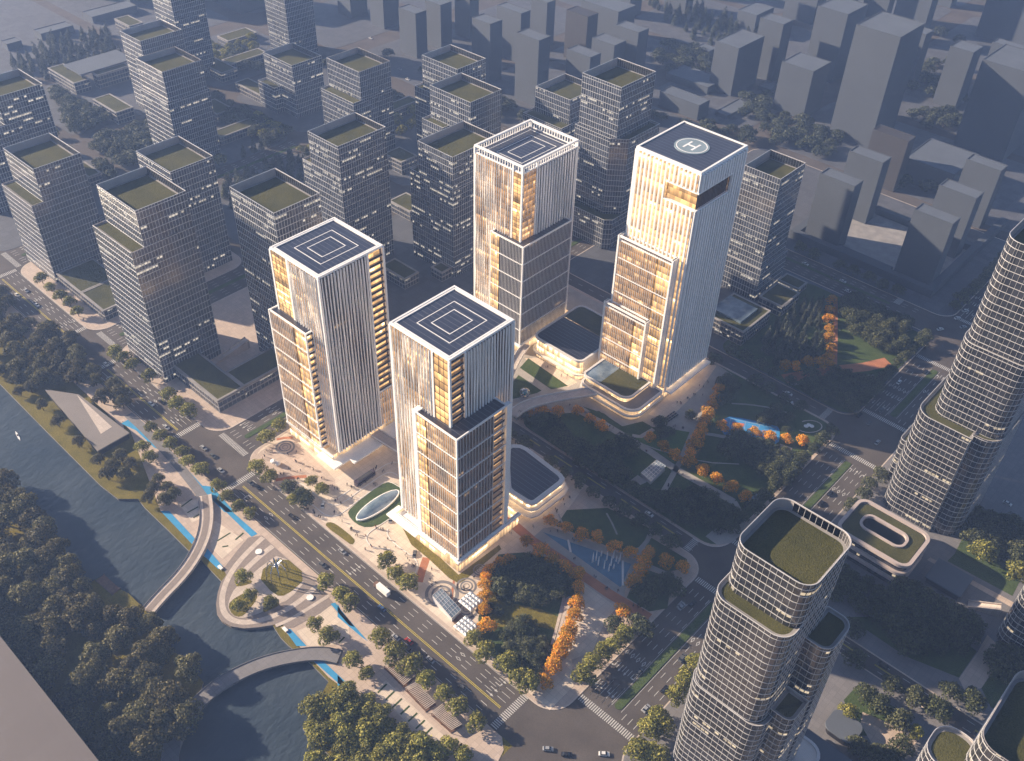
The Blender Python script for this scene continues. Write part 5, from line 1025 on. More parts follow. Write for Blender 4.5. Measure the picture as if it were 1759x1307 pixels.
wood('woodland_tree', [V('v4', [(-80, 160), (0, 200), (100, 320), (350, 420), (480, 590), (640, 720), (600, 800), (430, 700), (230, 670), (120, 700), (0, 610), (-100, 520)])], 52, 7.5, 11.5, 'hazy tree in the wood between the river and the far end of the road', 'trees of the upper river wood', 4, None, 0)
row('woodland_tree', 'v4', [(95, 700), (205, 765), (285, 850), (390, 950)], 9.5, 'single bank tree', 'at the water edge below the riverside hall', 'the far end', 'bank trees', .8)
row('woodland_tree', 'v4', [(490, 1040), (560, 1070), (600, 1020), (530, 1110), (620, 1110), (650, 1060)], 10, 'brown-green tree', 'on the grassy water tip', 'the hall', 'trees on the grass tip', .8)
row('woodland_tree', 'v4', [(760, 1180), (830, 1180), (740, 1230), (820, 1240), (790, 1140), (865, 1215)], 9.5, 'brown-green tree', 'beside the upper bridge end', 'the hall', 'trees by the upper bridge end', .8)
wood('rounded_tree', [V('v7', [(-150, 1050), (-20, 1010), (60, 930), (180, 1020), (290, 1110), (430, 1200), (520, 1290), (500, 1400), (-100, 1400)])], 60, 5.2, 11, 'dark green round tree in the wood between the pond and the stepped paving', 'trees of the pond wood', 5, None, 0)
wood('park_tree', [V('w6', [(960, 40), (1180, 0), (1420, 30), (1640, 190), (1580, 340), (1320, 410), (1150, 380), (1000, 300), (930, 180)])], 34, 4.2, 7.5, 'dark tree in the shaded upper half of the pocket park', 'dark trees of the pocket park', 6, None)
wood('park_tree', [V('w6', [(1060, 640), (1180, 580), (1300, 610), (1410, 760), (1390, 930), (1270, 1050), (1150, 960), (1010, 800)])], 22, 4.0, 6.5, 'sun-tipped bushy tree in the lower half of the pocket park', 'sunlit bushes of the pocket park', 7, None)
wood('shrub', [V('w6', [(980, 310), (1080, 330), (1080, 390), (990, 380)]), V('w6', [(880, 440), (980, 460), (960, 520), (890, 500)]), V('w6', [(1050, 600), (1130, 590), (1120, 670), (1050, 680)])], 14, 2.0, 3.4, 'small rounded shrub on the pocket park lawn', 'shrubs of the pocket park', 8, None)
wood('park_tree', [V('w3', [(430, 320), (560, 300), (700, 430), (700, 540), (980, 600), (1130, 520), (1330, 560), (1330, 640), (1120, 660), (1280, 800), (1250, 900), (1000, 840), (700, 560), (480, 430)])], 34, 4.8, 9, 'dark tree in the park between the narrow road and the white podium', 'dark park trees by the podium', 9, None)
wood('park_tree', [V('w5', [(760, 130), (860, 30), (1000, 80), (1300, 150), (1480, 230), (1430, 480), (1240, 440), (1050, 300), (900, 240), (800, 200)])], 40, 4.6, 8, 'dark bushy tree in the park belt below the blue court', 'dark trees below the court', 10, None)
wood('park_tree', [V('w5', [(500, 560), (680, 590), (760, 700), (900, 720), (920, 830), (780, 890), (640, 880), (400, 800), (200, 660), (60, 560), (20, 620)])], 36, 4.6, 8, 'dark bushy tree at the lower corner of the park', 'dark trees at the park corner', 12, None)
wood('park_tree', [V('w4', [(1060, 130), (1180, 120), (1250, 300), (1120, 360), (1060, 420)]), V('w4', [(1420, 500), (1743, 440), (1743, 720), (1650, 600), (1500, 580)]), V('w4', [(790, 480), (870, 490), (850, 560), (780, 570)]), V('w4', [(450, 560), (600, 560), (590, 680), (490, 720)])], 20, 4.2, 7.5, 'dark bushy tree at the upper edge of the park', 'dark trees at the park top', 13, None)
wood('conifer_tree', [V('x4', [(600, 420), (830, 320), (940, 330), (930, 760), (560, 760), (470, 640)])], 62, 4.0, 13, 'dark conifer in the grove left of the straight orange file', 'conifers of the triangular garden', 14, None, wide=.9)
wood('grove_tree', [V('x4', [(1060, 290), (1200, 280), (1500, 350), (1580, 560), (1500, 700), (1300, 660), (1110, 500)])], 44, 4.6, 10, 'dark tree in the thicket right of the straight orange file', 'trees of the garden thicket', 15, None)
wood('grove_tree', [V('x4', [(790, 960), (830, 870), (1000, 830), (1200, 860), (1330, 960), (1330, 1060), (1050, 1100), (900, 1080)])], 26, 4.6, 9.5, 'dark tree in the corner clump below the wide terracotta path', 'trees of the corner clump', 16, None)
wood('grove_tree', [V('x7', [(1240, 220), (1420, 200), (1738, 330), (1738, 620), (1560, 560), (1280, 420)])], 26, 5, 11, 'dark tree in the grove right of the oval podium', 'trees right of the oval podium', 17, None)
wood('grove_tree', [V('x7', [(520, 800), (800, 800), (1000, 920), (1100, 960), (1250, 1050), (1380, 1100), (1350, 1240), (1100, 1300), (700, 1300), (640, 1180), (200, 800), (130, 900), (250, 620), (330, 700)])], 46, 5, 10.5, 'dark tree in the grove between the oval podium and the low road', 'trees below the oval podium', 18, None)
wood('grove_tree', [V('x8', [(1480, 300), (1759, 230), (1759, 540), (1540, 470)])], 10, 5, 11, 'dark tree beside the glass tower slice at the right edge', 'trees at the right edge', 19, None)
MID = [[(90, 150), (150, 180), (230, 200), (330, 200), (320, 250), (260, 260), (220, 290), (140, 250)], [(330, 130), (420, 180), (500, 215), (480, 240), (400, 215), (340, 180)], [(150, 250), (210, 250), (240, 300), (180, 300)], [(395, 85), (440, 95), (450, 120), (400, 110)]]
wood('city_tree', MID, 130, 6.5, 11, 'hazy dark tree between the low pavilions of the glass quarter', 'trees among the pavilions', 20)
wood('conifer_tree', [[(372, 280), (460, 228), (525, 225), (530, 320), (480, 320), (390, 350)]], 60, 5.5, 15, 'tall hazy conifer in the grove behind the sunlit planted roof', 'conifers of the city grove', 21, wide=1.15)
wood('conifer_tree', [[(20, 100), (110, 45), (190, 50), (212, 85), (150, 110), (100, 112), (90, 130), (20, 130)]], 75, 7, 15, 'hazy conifer in the wood at the top left', 'conifers of the top left wood', 22, wide=1.3, roads=False)
wood('conifer_tree', [[(1105, -5), (1200, 5), (1310, 45), (1280, 72), (1225, 75), (1190, 62)]], 60, 7, 15, 'sunlit conifer in the wood between the far halls', 'conifers of the far sunlit wood', 23, wide=1.3, roads=False)
wood('city_tree', [[(1140, 70), (1225, 85), (1225, 130), (1160, 130), (1125, 100)], [(1300, 185), (1390, 200), (1460, 235), (1440, 262), (1380, 265), (1310, 225)], [(1560, 190), (1650, 185), (1650, 220), (1570, 215)], [(1270, 160), (1330, 150), (1310, 200), (1260, 190)]], 70, 7, 11.5, 'hazy tree beside the far grey towers', 'trees by the far grey towers', 24, roads=False)
row('city_tree', 'v3', [(1190, 420), (1290, 450), (1425, 480), (1330, 150), (1420, 190), (1265, 920), (1140, 895)], 13, 'round hazy tree', 'between the far grey towers on the right', 'the dark block', 'round trees by the far towers')
wood('city_tree', [[(700, 100), (760, 110), (880, 180), (860, 200)], [(1030, 150), (1300, 230), (1280, 250), (1120, 200)], [(1440, 60), (1500, 40), (1560, 130), (1480, 120)], [(1580, 110), (1640, 90), (1640, 150), (1580, 150)], [(930, 190), (990, 130), (1000, 170)]], 55, 8, 12, 'hazy tree between the far grey slabs', 'trees between the far slabs', 25, roads=False)
wood('rounded_tree', [[(250, 210), (350, 230), (380, 280), (330, 300), (270, 260)], [(430, 180), (560, 235), (530, 260), (440, 230)], [(640, 170), (720, 190), (700, 230), (640, 210)], [(10, 180), (100, 200), (120, 260), (60, 240)], [(300, 60), (380, 75), (440, 60), (430, 110), (330, 110)]], 70, 7, 10.5, 'hazy rounded tree filling the yards between the glass towers', 'yard trees of the glass quarter', 26)  # yard trees, grown from the same round model as the street trees
line('city_tree', (-905, 610), (-640, 610), 13, 11, 'hazy street tree', 'by the far blue-grey slabs', 'the curved corner', 'hazy trees of the far street', .1)
row('city_tree', 'v2', [(845, 525), (860, 515), (935, 570), (965, 575), (110, 480), (250, 260)], 11, 'green-yellow street tree', 'on the far street', 'the chamfered tower', 'small trees by the far street')
# ================================================================== CARS
def car_proto(scale=1.0):
    L, W = 4.6, 1.85; b_ = MB()
    prof = [(-2.3, .45), (-2.28, .78), (-1.5, .92), (1.15, .95), (2.15, .8), (2.3, .5)]
    for s in (-1, 1):
        pass
    def sec(x, z, w): return [(x, -w, z), (x, w, z)]
    for (xa, za), (xb, zb) in zip(prof, prof[1:]): b_.face([(xa, -.9, za), (xa, .9, za), (xb, .9, zb), (xb, -.9, zb)][::-1])
    for s in (-1, 1):
        q = [(-2.3, s * .92, .28)] + [(x, s * .92, z) for x, z in prof] + [(2.3, s * .92, .28)]; b_.face(q if s > 0 else q[::-1])
    b_.face([(-2.3, -.92, .28), (-2.3, .92, .28), (-2.3, .9, .5), (-2.3, -.9, .5)][::-1]); b_.face([(2.3, -.92, .28), (2.3, .92, .28), (2.3, .9, .55), (2.3, -.9, .55)])
    b_.face([(-1.1, -.66, 1.44), (.45, -.66, 1.46), (.45, .66, 1.46), (-1.1, .66, 1.44)])
    g = MB(); lo = [(-1.75, -.82, .9), (1.2, -.82, .94), (1.2, .82, .94), (-1.75, .82, .9)]; hi = [(-1.1, -.66, 1.44), (.45, -.66, 1.46), (.45, .66, 1.46), (-1.1, .66, 1.44)]
    for i in range(4): j = (i + 1) % 4; g.face([lo[i], lo[j], hi[j], hi[i]])
    w = MB(); w.tube([(0, -.1, 0), (0, .1, 0)], .33, 10)
    return b_.mesh('car_body', M['car_silver']), g.mesh('car_windows', M['carglass']), w.mesh('car_wheel', M['tyre'])
CB, CG, CW = car_proto(); CSEEN = {}
def car(x, y, ang, colour, where, z=ZR):
    k = (colour, where); CSEEN[k] = CSEEN.get(k, 0) + 1; n = CSEEN[k]
    lab = f'{colour} car {where}' if n == 1 else f'{ORD[n - 1]} {colour} car {where}'
    o = bpy.data.objects.new('car', None); o.location = (x, y, z); o.rotation_euler = (0, 0, ang); o.scale = (1.12, 1.12, 1.12); C.objects.link(o); tag(o, lab, 'car', 'cars on the streets')
    for nm, me in (('body', CB), ('car_window', CG)):
        c = bpy.data.objects.new(nm, me); C.objects.link(c); c.parent = o
        if nm == 'body': c.material_slots[0].link = 'OBJECT'; c.material_slots[0].material = M['car_' + colour]
    for a in (-1.42, 1.42):
        for b_ in (-.85, .85): c = bpy.data.objects.new('wheel', CW); C.objects.link(c); c.parent = o; c.location = (a, b_, .33)
def cars(view, lst, ang, where):
    for a, b_, col in lst: x, y = V(view, [(a, b_)], .6)[0]; car(x, y, rad(ang), col, where)
cars('f', [(554, 970, 'grey'), (588, 947, 'silver')], 0, 'on the river road above the round deck'); cars('v7', [(220, 545, 'blue'), (290, 690, 'silver'), (355, 710, 'red'), (370, 762, 'black'), (462, 802, 'silver'), (620, 940, 'grey')], 180, 'on the near lanes of the river road below the truck')
cars('v4', [(1250, 1160, 'grey'), (1285, 1180, 'black')], 0, 'waiting at the crossing by the plaza tip'); cars('f', [(502, 887, 'black'), (490, 842, 'silver')], 0, 'on the river road beside the dark bed'); cars('v4', [(1015, 985, 'silver'), (1062, 1025, 'grey'), (1102, 1098, 'silver')], 0, 'turning in the crossing by the corner tower')
cars('v4', [(130, 200, 'silver'), (85, 222, 'white'), (183, 272, 'white'), (380, 522, 'white'), (530, 568, 'white'), (755, 765, 'white'), (805, 755, 'black'), (830, 882, 'silver')], 0, 'on the shaded far stretch of the river road')
cars('v7', [(1050, 1247, 'silver'), (1143, 1275, 'black'), (1330, 1272, 'white')], 40, 'in the bottom crossing'); cars('v7', [(1505, 862, 'grey'), (1718, 538, 'silver'), (1720, 790, 'grey'), (1540, 1045, 'silver'), (1632, 950, 'black')], 90, 'on the wide cross street beside the stone terrace')
cars('v8', [(30, 530, 'silver'), (90, 522, 'black'), (38, 795, 'grey'), (730, 22, 'black')], 90, 'on the wide cross street left of the near curved tower'); cars('v5', [(1250, 605, 'black'), (1120, 657, 'white'), (1030, 797, 'grey'), (922, 822, 'black'), (970, 862, 'grey'), (1012, 958, 'silver'), (775, 1212, 'black'), (730, 1262, 'black')], 90, 'on the wide cross street left of the tallest curved tower')
cars('v5', [(1325, 393, 'white'), (1412, 338, 'white'), (1450, 300, 'white'), (1440, 382, 'silver'), (1455, 258, 'grey')], 60, 'in the upper right crossing'); cars('w3', [(1500, 1215, 'white'), (1445, 1248, 'silver')], 0, 'on the narrow yellow-lined road'); cars('w4', [(1715, 305, 'white'), (1720, 375, 'white')], 0, 'on the narrow street by the triangular garden')
cars('x4', [(800, 57, 'white'), (1010, 160, 'grey'), (1080, 187, 'white'), (1120, 262, 'white')], 0, 'on the divided road'); cars('x8', [(570, 405, 'black')], 0, 'on the narrow low road'); cars('x7', [(1600, 118, 'white')], 0, 'at the right picture edge'); cars('v1', [(1850, 190, 'white')], 0, 'on the far curved street'); cars('v2', [(310, 345, 'silver'), (350, 395, 'white')], 0, 'on the far street'); cars('w1', [(845, 1018, 'white')], 130, 'on the plaza drive'); cars('w2', [(605, 720, 'silver'), (830, 1040, 'grey')], 130, 'parked on the drive at the front tower'); cars('v8', [(1040, 830, 'black')], 0, 'on the narrow road by the curved tower foot')
def vehicle(name, label, cat, x, y, ang, L, W, H, body, glassm, zg0, zg1):
    o = empty(name, (x, y, ZB + .03), label, cat, None, ang); mb = MB(); mb.prism(rrect(-L / 2, L / 2, -W / 2, W / 2, .3, 3), .45, H, bottom=True); mb.build('body', body, o)
    mb = MB(); mb.ring(rrect(-L / 2 + .4, L / 2 + .03, -W / 2 - .03, W / 2 + .03, .3, 3), rrect(-L / 2 + .45, L / 2 - .1, -W / 2 + .1, W / 2 - .1, .3, 3), zg0, zg1); mb.build('car_window', glassm, o)
    for a in (-L * .32, L * .33):
        for b_ in (-W / 2 + .1, W / 2 - .1): mb = MB(); mb.tube([(a, b_ - .15, .5), (a, b_ + .15, .5)], .5, 10); mb.build('wheel', M['tyre'], o)
    return o
x, y = V('w1', [(1235, 775)], 1.6)[0]; bo = vehicle('coach', 'dark violet-grey coach parked at the corner white tower', 'coach', x, y, math.pi / 2, 14.5, 3.0, 3.7, plain('coach paint', (.07, .055, .075), .3, var=.1), M['carglass'], 1.6, 3.0); mb = MB(); mb.box(-5, 5.5, -1.1, 1.1, 3.7, 3.95); mb.build('roof_unit', M['massdark'], bo)
x, y = V('v7', [(222, 452)], 1.6)[0]; tr_ = empty('lorry', (x, y, ZR), 'white box lorry on the river road below the plaza trees', 'lorry', None, math.pi); mb = MB(); mb.prism(rrect(-5.2, 3.4, -1.35, 1.35, .15, 2), .9, 3.9, bottom=True); mb.build('cargo_box', M['white'], tr_); mb = MB(); mb.prism(rrect(3.6, 5.7, -1.25, 1.25, .4, 3), .6, 2.9, bottom=True); mb.build('cab', plain('lorry cab', (.20, .12, .08), .4), tr_); mb = MB(); mb.box(5.0, 5.75, -1.1, 1.1, 1.8, 2.6); mb.build('car_window', M['carglass'], tr_)
for a in (-3.6, 4.6):
    for b_ in (-1.15, 1.15): mb = MB(); mb.tube([(a, b_ - .2, .5), (a, b_ + .2, .5)], .5, 10); mb.build('wheel', M['tyre'], tr_)
# ================================================================== PEOPLE
def person_mesh(name, stride, arm, m):
    pts = [(0, 0, .95, .15), (0, 0, 1.2, .14), (0, 0, 1.42, .16), (0, 0, 1.54, .065), (.02, 0, 1.66, .10), (.01, 0, 1.76, .085)]
    ed = [(0, 1), (1, 2), (2, 3), (3, 4), (4, 5)]
    for s in (-1, 1):
        i = len(pts); q = stride * s
        pts += [(.02, s * .1, .86, .11), (q * .55 + .05, s * .1, .48, .075), (q, s * .1, .08, .05), (q + .18, s * .11, .05, .045)]; ed += [(0, i), (i, i + 1), (i + 1, i + 2), (i + 2, i + 3)]
        i = len(pts); w = -arm * s
        pts += [(0, s * .2, 1.42, .06), (w * .4 - .03, s * .26, 1.15, .045), (w + .05, s * .26, .92, .035), (w + .1, s * .26, .82, .04)]; ed += [(2, i), (i, i + 1), (i + 1, i + 2), (i + 2, i + 3)]
    me = bpy.data.meshes.new(name + '_base'); me.from_pydata([p[:3] for p in pts], ed, []); bm = bmesh.new(); bm.from_mesh(me); ly = bm.verts.layers.skin.verify(); bm.verts.ensure_lookup_table()
    for v, p in zip(bm.verts, pts): v[ly].radius = (p[3], p[3])
    bm.verts[0][ly].use_root = True; bm.to_mesh(me); bm.free()
    o = bpy.data.objects.new(name, me); C.objects.link(o); o.modifiers.new('s', 'SKIN'); o.modifiers.new('u', 'SUBSURF').levels = 1
    dg = bpy.context.evaluated_depsgraph_get(); out = bpy.data.meshes.new_from_object(o.evaluated_get(dg)); out.name = name; bpy.data.objects.remove(o); out.materials.clear(); out.materials.append(m)
    for p in out.polygons: p.use_smooth = True
    return out
PM = [person_mesh('walker', .28, .2, M['skin']), person_mesh('strider', -.22, .25, M['skin']), person_mesh('stander', .04, .03, M['skin']), person_mesh('light_walker', .25, .15, M['skin2']), person_mesh('red_stander', .05, .05, M['skin3'])]
def people(view, spots, n, where, spread=9):
    for i in range(n):
        a, b_ = rnd.choice(spots); a += rnd.gauss(0, spread); b_ += rnd.gauss(0, spread * .8); x, y = V(view, [(a, b_)], .8)[0]
        if any(f[0] + 2 < x < f[1] - 2 and f[2] + 2 < y < f[3] - 2 for f in FOOT): continue
        o = bpy.data.objects.new('person', rnd.choices(PM, (4, 4, 3, 2, 1))[0]); o.location = (x, y, Z2 + .05); o.rotation_euler = (0, 0, rnd.uniform(0, 6.3)); s = rnd.uniform(1.12, 1.32); o.scale = (s, s, s); C.objects.link(o); tag(o, f'person walking or standing {where}', 'person', 'people ' + where)
people('w1', [(320, 515), (360, 515), (210, 580), (295, 575), (500, 550), (585, 530), (590, 610), (650, 645), (530, 690), (620, 700), (750, 690), (460, 730), (610, 770), (850, 770)], 42, 'on the corner tower plaza near the crossing')
people('w1', [(920, 840), (970, 870), (1065, 830), (1110, 850), (1345, 670), (1480, 640), (1400, 715), (1330, 830), (1010, 1010), (980, 980), (1110, 940), (1240, 800)], 36, 'around the coach and the curved drive'); people('w1', [(820, 1130), (1010, 1130), (1030, 1170), (950, 1085), (760, 1090), (690, 1060), (1110, 1250), (1350, 1230), (1410, 1240)], 22, 'beside the elliptical skylight lawn')
people('w2', [(480, 800), (540, 810), (660, 710), (240, 810), (280, 860), (370, 880), (420, 970), (490, 970), (360, 990), (610, 930), (650, 980), (550, 990), (740, 1060), (770, 1090), (820, 1160), (580, 900)], 44, 'on the bright plaza by the front tower drive'); people('w6', [(340, 100), (330, 200), (355, 240), (420, 240), (580, 260), (640, 275), (730, 170), (400, 165)], 20, 'on the ringed paving between lawn and road')
people('w8', [(50, 50), (100, 90), (95, 190), (40, 170), (310, 140), (460, 180), (520, 180), (125, 40), (420, 300), (480, 340)], 20, 'at the start of the terracotta path'); people('w8', [(685, 260), (690, 440), (680, 465), (870, 600), (940, 635), (985, 710), (1040, 740), (1100, 735)], 16, 'along the triangular pool'); people('w8', [(1245, 870), (1290, 880), (1330, 900), (1340, 925)], 8, 'at the end of the terracotta path by the cross street')
people('w3', [(1110, 400), (1160, 415), (1385, 580), (1475, 620), (1500, 660), (750, 195), (680, 1085), (750, 1060), (700, 1130), (610, 1170), (640, 1190)], 20, 'on the long pale park path'); people('w4', [(670, 400), (700, 400), (760, 350), (790, 350), (830, 310), (910, 235), (910, 315), (960, 205), (650, 615), (730, 630), (870, 240)], 24, 'on the forecourt of the helipad tower'); people('w4', [(600, 1015), (650, 1020), (690, 1050), (720, 1065), (800, 1130), (860, 1180), (740, 850), (590, 1160)], 16, 'where the two park paths cross'); people('w5', [(735, 960), (790, 945), (850, 940), (830, 650), (870, 660)], 8, 'on the park corner paving'); people('x6', [(390, 630), (500, 705), (550, 720), (530, 690), (220, 500)], 8, 'in front of the podium hall')
# ================================================================== STREET FURNITURE, SCULPTURE, SMALL STRUCTURES
x, y = V('w7', [(750, 380)], 0)[0]; SPI = empty('spider_sculpture', (x, y, Z3), 'big silver spider sculpture with long legs on the square lawn', 'sculpture'); mb = MB()
for bx, bz, br_ in ((0, 9.2, 1.1), (1.6, 9.0, .75)):
    rr = [(bx - br_ + 2 * br_ * t / 6, 0, bz) for t in range(7)]; mb.tube(rr, [max(.12, br_ * math.sin(math.pi * (t + .3) / 6.6)) for t in range(7)], 10)
mb.build('spider_body', M['steel'], SPI, True)
for i in range(8):
    t = math.pi * 2 * (i + .5) / 8; mb = MB(); mb.tube([(math.cos(t) * .6, math.sin(t) * .6, 9), (math.cos(t) * 3.2, math.sin(t) * 3.2, 11.2), (math.cos(t) * 5.4, math.sin(t) * 5.4, 8.2), (math.cos(t) * 6.3, math.sin(t) * 6.3, 0)], [.45, .4, .34, .22], 6); mb.build('leg', M['steel'], SPI)
for nm, (a, b_) in (('one', (570, 155)), ('two', (1050, 585))):
    x, y = V('w7', [(a, b_)])[0]; o = empty('round_bench', (x, y, Z3), 'white round seat on the deck near the road' if nm == 'one' else 'white round seat on the lower arm of the deck', 'seat', 'round seats on the deck'); mb = MB(); c_ = [(1.9 * math.cos(t * math.pi / 12), 1.9 * math.sin(t * math.pi / 12)) for t in range(24)]; mb.prism(c_, .12, .55); mb.build('seat', M['white'], o); mb = MB(); mb.prism([(p[0] * .75, p[1] * .75) for p in c_], 0, .12); mb.build('base', M['massdark'], o)
for (a, b_, lab) in ((212, 305, 'white bench block at the upper bank end of the blue strip'), (818, 885, 'white bench block at the lower bank end of the blue strip')):
    x, y = V('w7', [(a, b_)])[0]; o = empty('bench_block', (x, y, Z2), lab, 'bench', None); mb = MB(); mb.box(-1.6, 1.6, -.8, .8, .1, .9); mb.build('seat', M['white'], o); mb = MB(); mb.box(-1.4, 1.4, -.6, .6, 0, .1); mb.build('base', M['massdark'], o)
x, y = V('w1', [(395, 625)], 2)[0]; SC = empty('bubble_sculpture', (x, y, Z2), 'white double-bubble sculpture on the plaza tip', 'sculpture'); mb = MB()
for (dx, dy, dz, r_) in ((-1.6, 0, 1.9, 1.9), (1.6, .8, 1.8, 1.8), (0, -.6, 3.3, 1.1)):
    mb.tube([(dx, dy, dz - r_ + 2 * r_ * t / 8) for t in range(9)], [max(.1, r_ * math.sin(math.pi * (t + .2) / 8.4)) for t in range(9)], 14)
mb.build('bubbles', M['white'], SC, True)
x, y = V('w3', [(335, 85)], 3)[0]; SV = empty('silver_sculpture', (x, y, Z2), 'shining silver and turquoise ring sculpture beside the skybridge', 'sculpture'); mb = MB()
for k in range(5):
    c_ = [(3.3 * math.cos(t * math.pi / 12) * math.cos(k * .65), 3.3 * math.cos(t * math.pi / 12) * math.sin(k * .65), 3.5 + 3.0 * math.sin(t * math.pi / 12)) for t in range(25)]; mb.tube(c_, .35, 6, caps=False)
mb.build('rings', M['steel'], SV, True); mb = MB(); mb.tube([(0, 0, 1.4 + .4 * t) for t in range(10)], [.2 + 1.5 * math.sin(math.pi * t / 9) for t in range(10)], 12); mb.build('core', plain('turquoise glaze', (.05, .35, .36), .2), SV, True)
e0, e1 = V('w1', [(1165, 1165), (1545, 900)]); ec = ((e0[0] + e1[0]) / 2, (e0[1] + e1[1]) / 2); el = math.hypot(e1[0] - e0[0], e1[1] - e0[1]) / 2; ea = math.atan2(e1[1] - e0[1], e1[0] - e0[0]); ESK = empty('elliptical_skylight', (*ec, Z2), 'long elliptical glass skylight in the plaza lawn', 'skylight', None, ea)
def ell(a, b_): return [(a * math.cos(t * math.pi / 24), b_ * math.sin(t * math.pi / 24)) for t in range(48)]
mb = MB()
for k in range(5):
    f0, f1 = 1 - k * .2, 1 - (k + 1) * .2
    A_, B_ = ell(el * f0, 4.6 * f0), ell(el * max(f1, .01), 4.6 * max(f1, .01)); za, zb_ = 1.0 + 1.5 * (1 - f0 ** 2), 1.0 + 1.5 * (1 - f1 ** 2)
    for i in range(48): j = (i + 1) % 48; mb.face([(*A_[i], za), (*A_[j], za), (*B_[j], zb_), (*B_[i], zb_)])
mb.build('glass_dome', M['skyl'], ESK, True); mb = MB(); mb.ring(ell(el + .5, 5.1), ell(el - .2, 4.5), 0, 1.1); mb.build('rim', M['white'], ESK)
for (view, a, b_, lab) in (('w6', 700, 395, 'white coffered square canopy beside the glass metro shed'), ('w6', 655, 628, 'white coffered square canopy nearest the road')):
    x, y = V(view, [(a, b_)], 4)[0]; o = empty('square_canopy', (x, y, Z2), lab, 'canopy', 'coffered canopies', rad(0)); mb, q = MB(), MB(); s = 4.6; c_ = s * 2 / 4
    for i in range(4):
        for j in range(4):
            cx, cy = -s + c_ * (i + .5), -s + c_ * (j + .5); b4 = rect(cx - c_ / 2, cx + c_ / 2, cy - c_ / 2, cy + c_ / 2); t4 = rect(cx - c_ * .16, cx + c_ * .16, cy - c_ * .16, cy + c_ * .16)
            for k in range(4): l = (k + 1) % 4; mb.face([(*b4[k], 4), (*b4[l], 4), (*t4[l], 5.3), (*t4[k], 5.3)])
            q.face([(*p, 5.3) for p in t4])
    mb.box(-s, s, -s, s, 3.6, 3.95, bottom=True); mb.build('canopy_roof', M['white'], o); q.build('canopy_light', M['skyl'], o)
    for px_, py2 in ((-3.7, -3.7), (3.7, -3.7), (3.7, 3.7), (-3.7, 3.7)): mb = MB(); mb.tube([(px_, py2, 0), (px_, py2, 3.7)], .18, 8); mb.build('post', M['mullw'], o)
def shed(label, pts, view, h0, h1, name='metro_shed', cat='shed'):   # glass-roofed entrance shed: corners A (tall end), B, C, D
    q = V(view, pts); o = empty(name, (0, 0, 0), label, cat, 'glass entrance sheds'); mb = MB(); A_, B_, C_, D_ = q; zt = [h1, h1, h0, h0]
    mb.face([(*p, Z2 + z) for p, z in zip((A_, B_, C_, D_), zt)]); ro = mb.build('roof_glass', M['skyl'], o); mb = MB()
    for i in range(4):
        j = (i + 1) % 4; a, b_ = q[i], q[j]; mb.face([(*a, Z2), (*b_, Z2), (*b_, Z2 + zt[j] - .1), (*a, Z2 + zt[i] - .1)])
    mb.build('wall', M['mullw'], o); mb = MB()
    for k in range(7):
        t = k / 6; a = [A_[i] + (D_[i] - A_[i]) * t for i in (0, 1)]; b_ = [B_[i] + (C_[i] - B_[i]) * t for i in (0, 1)]; z = h1 + (h0 - h1) * t + Z2; mb.bar((*a, z), (*b_, z), .22)
    for k in range(5):
        t = k / 4; a = [A_[i] + (B_[i] - A_[i]) * t for i in (0, 1)]; b_ = [D_[i] + (C_[i] - D_[i]) * t for i in (0, 1)]; mb.bar((*a, Z2 + h1), (*b_, Z2 + h0), .22)
    mb.build('roof_bars', M['mull'], o); return o
shed('glass-roofed metro shed with timber stair beside the river road', [(345, 400), (425, 330), (610, 510), (525, 590)], 'w6', 3.0, 5.0); x4_ = V('w6', [(530, 590), (600, 512), (690, 590), (610, 670)]); mb = MB(); mb.prism(ccw(x4_), Z1, Z2 + .6); tag(mb.build('timber_ramp', M['wood']), 'brown timber ramp below the metro shed', 'ramp')
shed('small glass-roofed shed on the park lawn beside the path crossing', [(470, 975), (555, 1030), (420, 1160), (330, 1075)], 'w4', 2.6, 4.2); shed('little glass-roofed shed at the foot of the park path by dark trees', [(1120, 590), (1155, 610), (1050, 690), (1015, 665)], 'w5', 2.4, 3.4)
fl_ = V('w4', [(220, 1130), (300, 1070), (400, 1130), (310, 1170)]); fill([fl_], Z2 + .08, 'stone_paving', M['path'])
# terraced steps
ST = empty('terraced_steps', (0, 0, 0), 'long pale terraced steps curving beside the orange trees', 'steps')
for k, (pts) in enumerate(([(598, 780), (570, 900), (530, 1060), (480, 1240)], [(622, 800), (600, 920), (560, 1080), (515, 1250)], [(645, 800), (628, 920), (592, 1080), (550, 1255)])):
    L, R = strip(smooth_poly(V('w8', pts), 1, False), 1.5); mb = MB(); mb.prism(ccw(R + L[::-1]), Z2, Z2 + .35 + .35 * k); mb.build('step', M['pale'], ST)
# fountain jets
FT = empty('fountain', (0, 0, 0), 'row of white water jets rising from the triangular pool', 'fountain')
for i, (a, b_) in enumerate([(858, 440), (890, 420), (910, 470), (940, 380), (965, 500), (990, 420), (1010, 520), (1030, 470), (1052, 400), (1055, 500), (1080, 430), (1100, 450), (1112, 430)]):
    x, y = V('w8', [(a, b_ + 30)])[0]; h = rnd.uniform(4, 8.5); mb = MB(); mb.tube([(x, y, Z2), (x + .05, y, Z2 + h * .6), (x, y + .05, Z2 + h)], [.45, .32, .1], 7); mb.build('water_jet', M['jet'], FT, True)
# pool divider curbs
mb = MB(); d_ = V('w8', [(630, 262), (655, 375)]); mb.bar((*d_[0], Z2 + .2), (*d_[1], Z2 + .2), 1.0, .4); d_ = V('w8', [(1142, 458), (1142, 690)]); mb.bar((*d_[0], Z2 + .2), (*d_[1], Z2 + .2), 1.0, .4); tag(mb.build('pool_kerb', M['white2']), kind='structure')
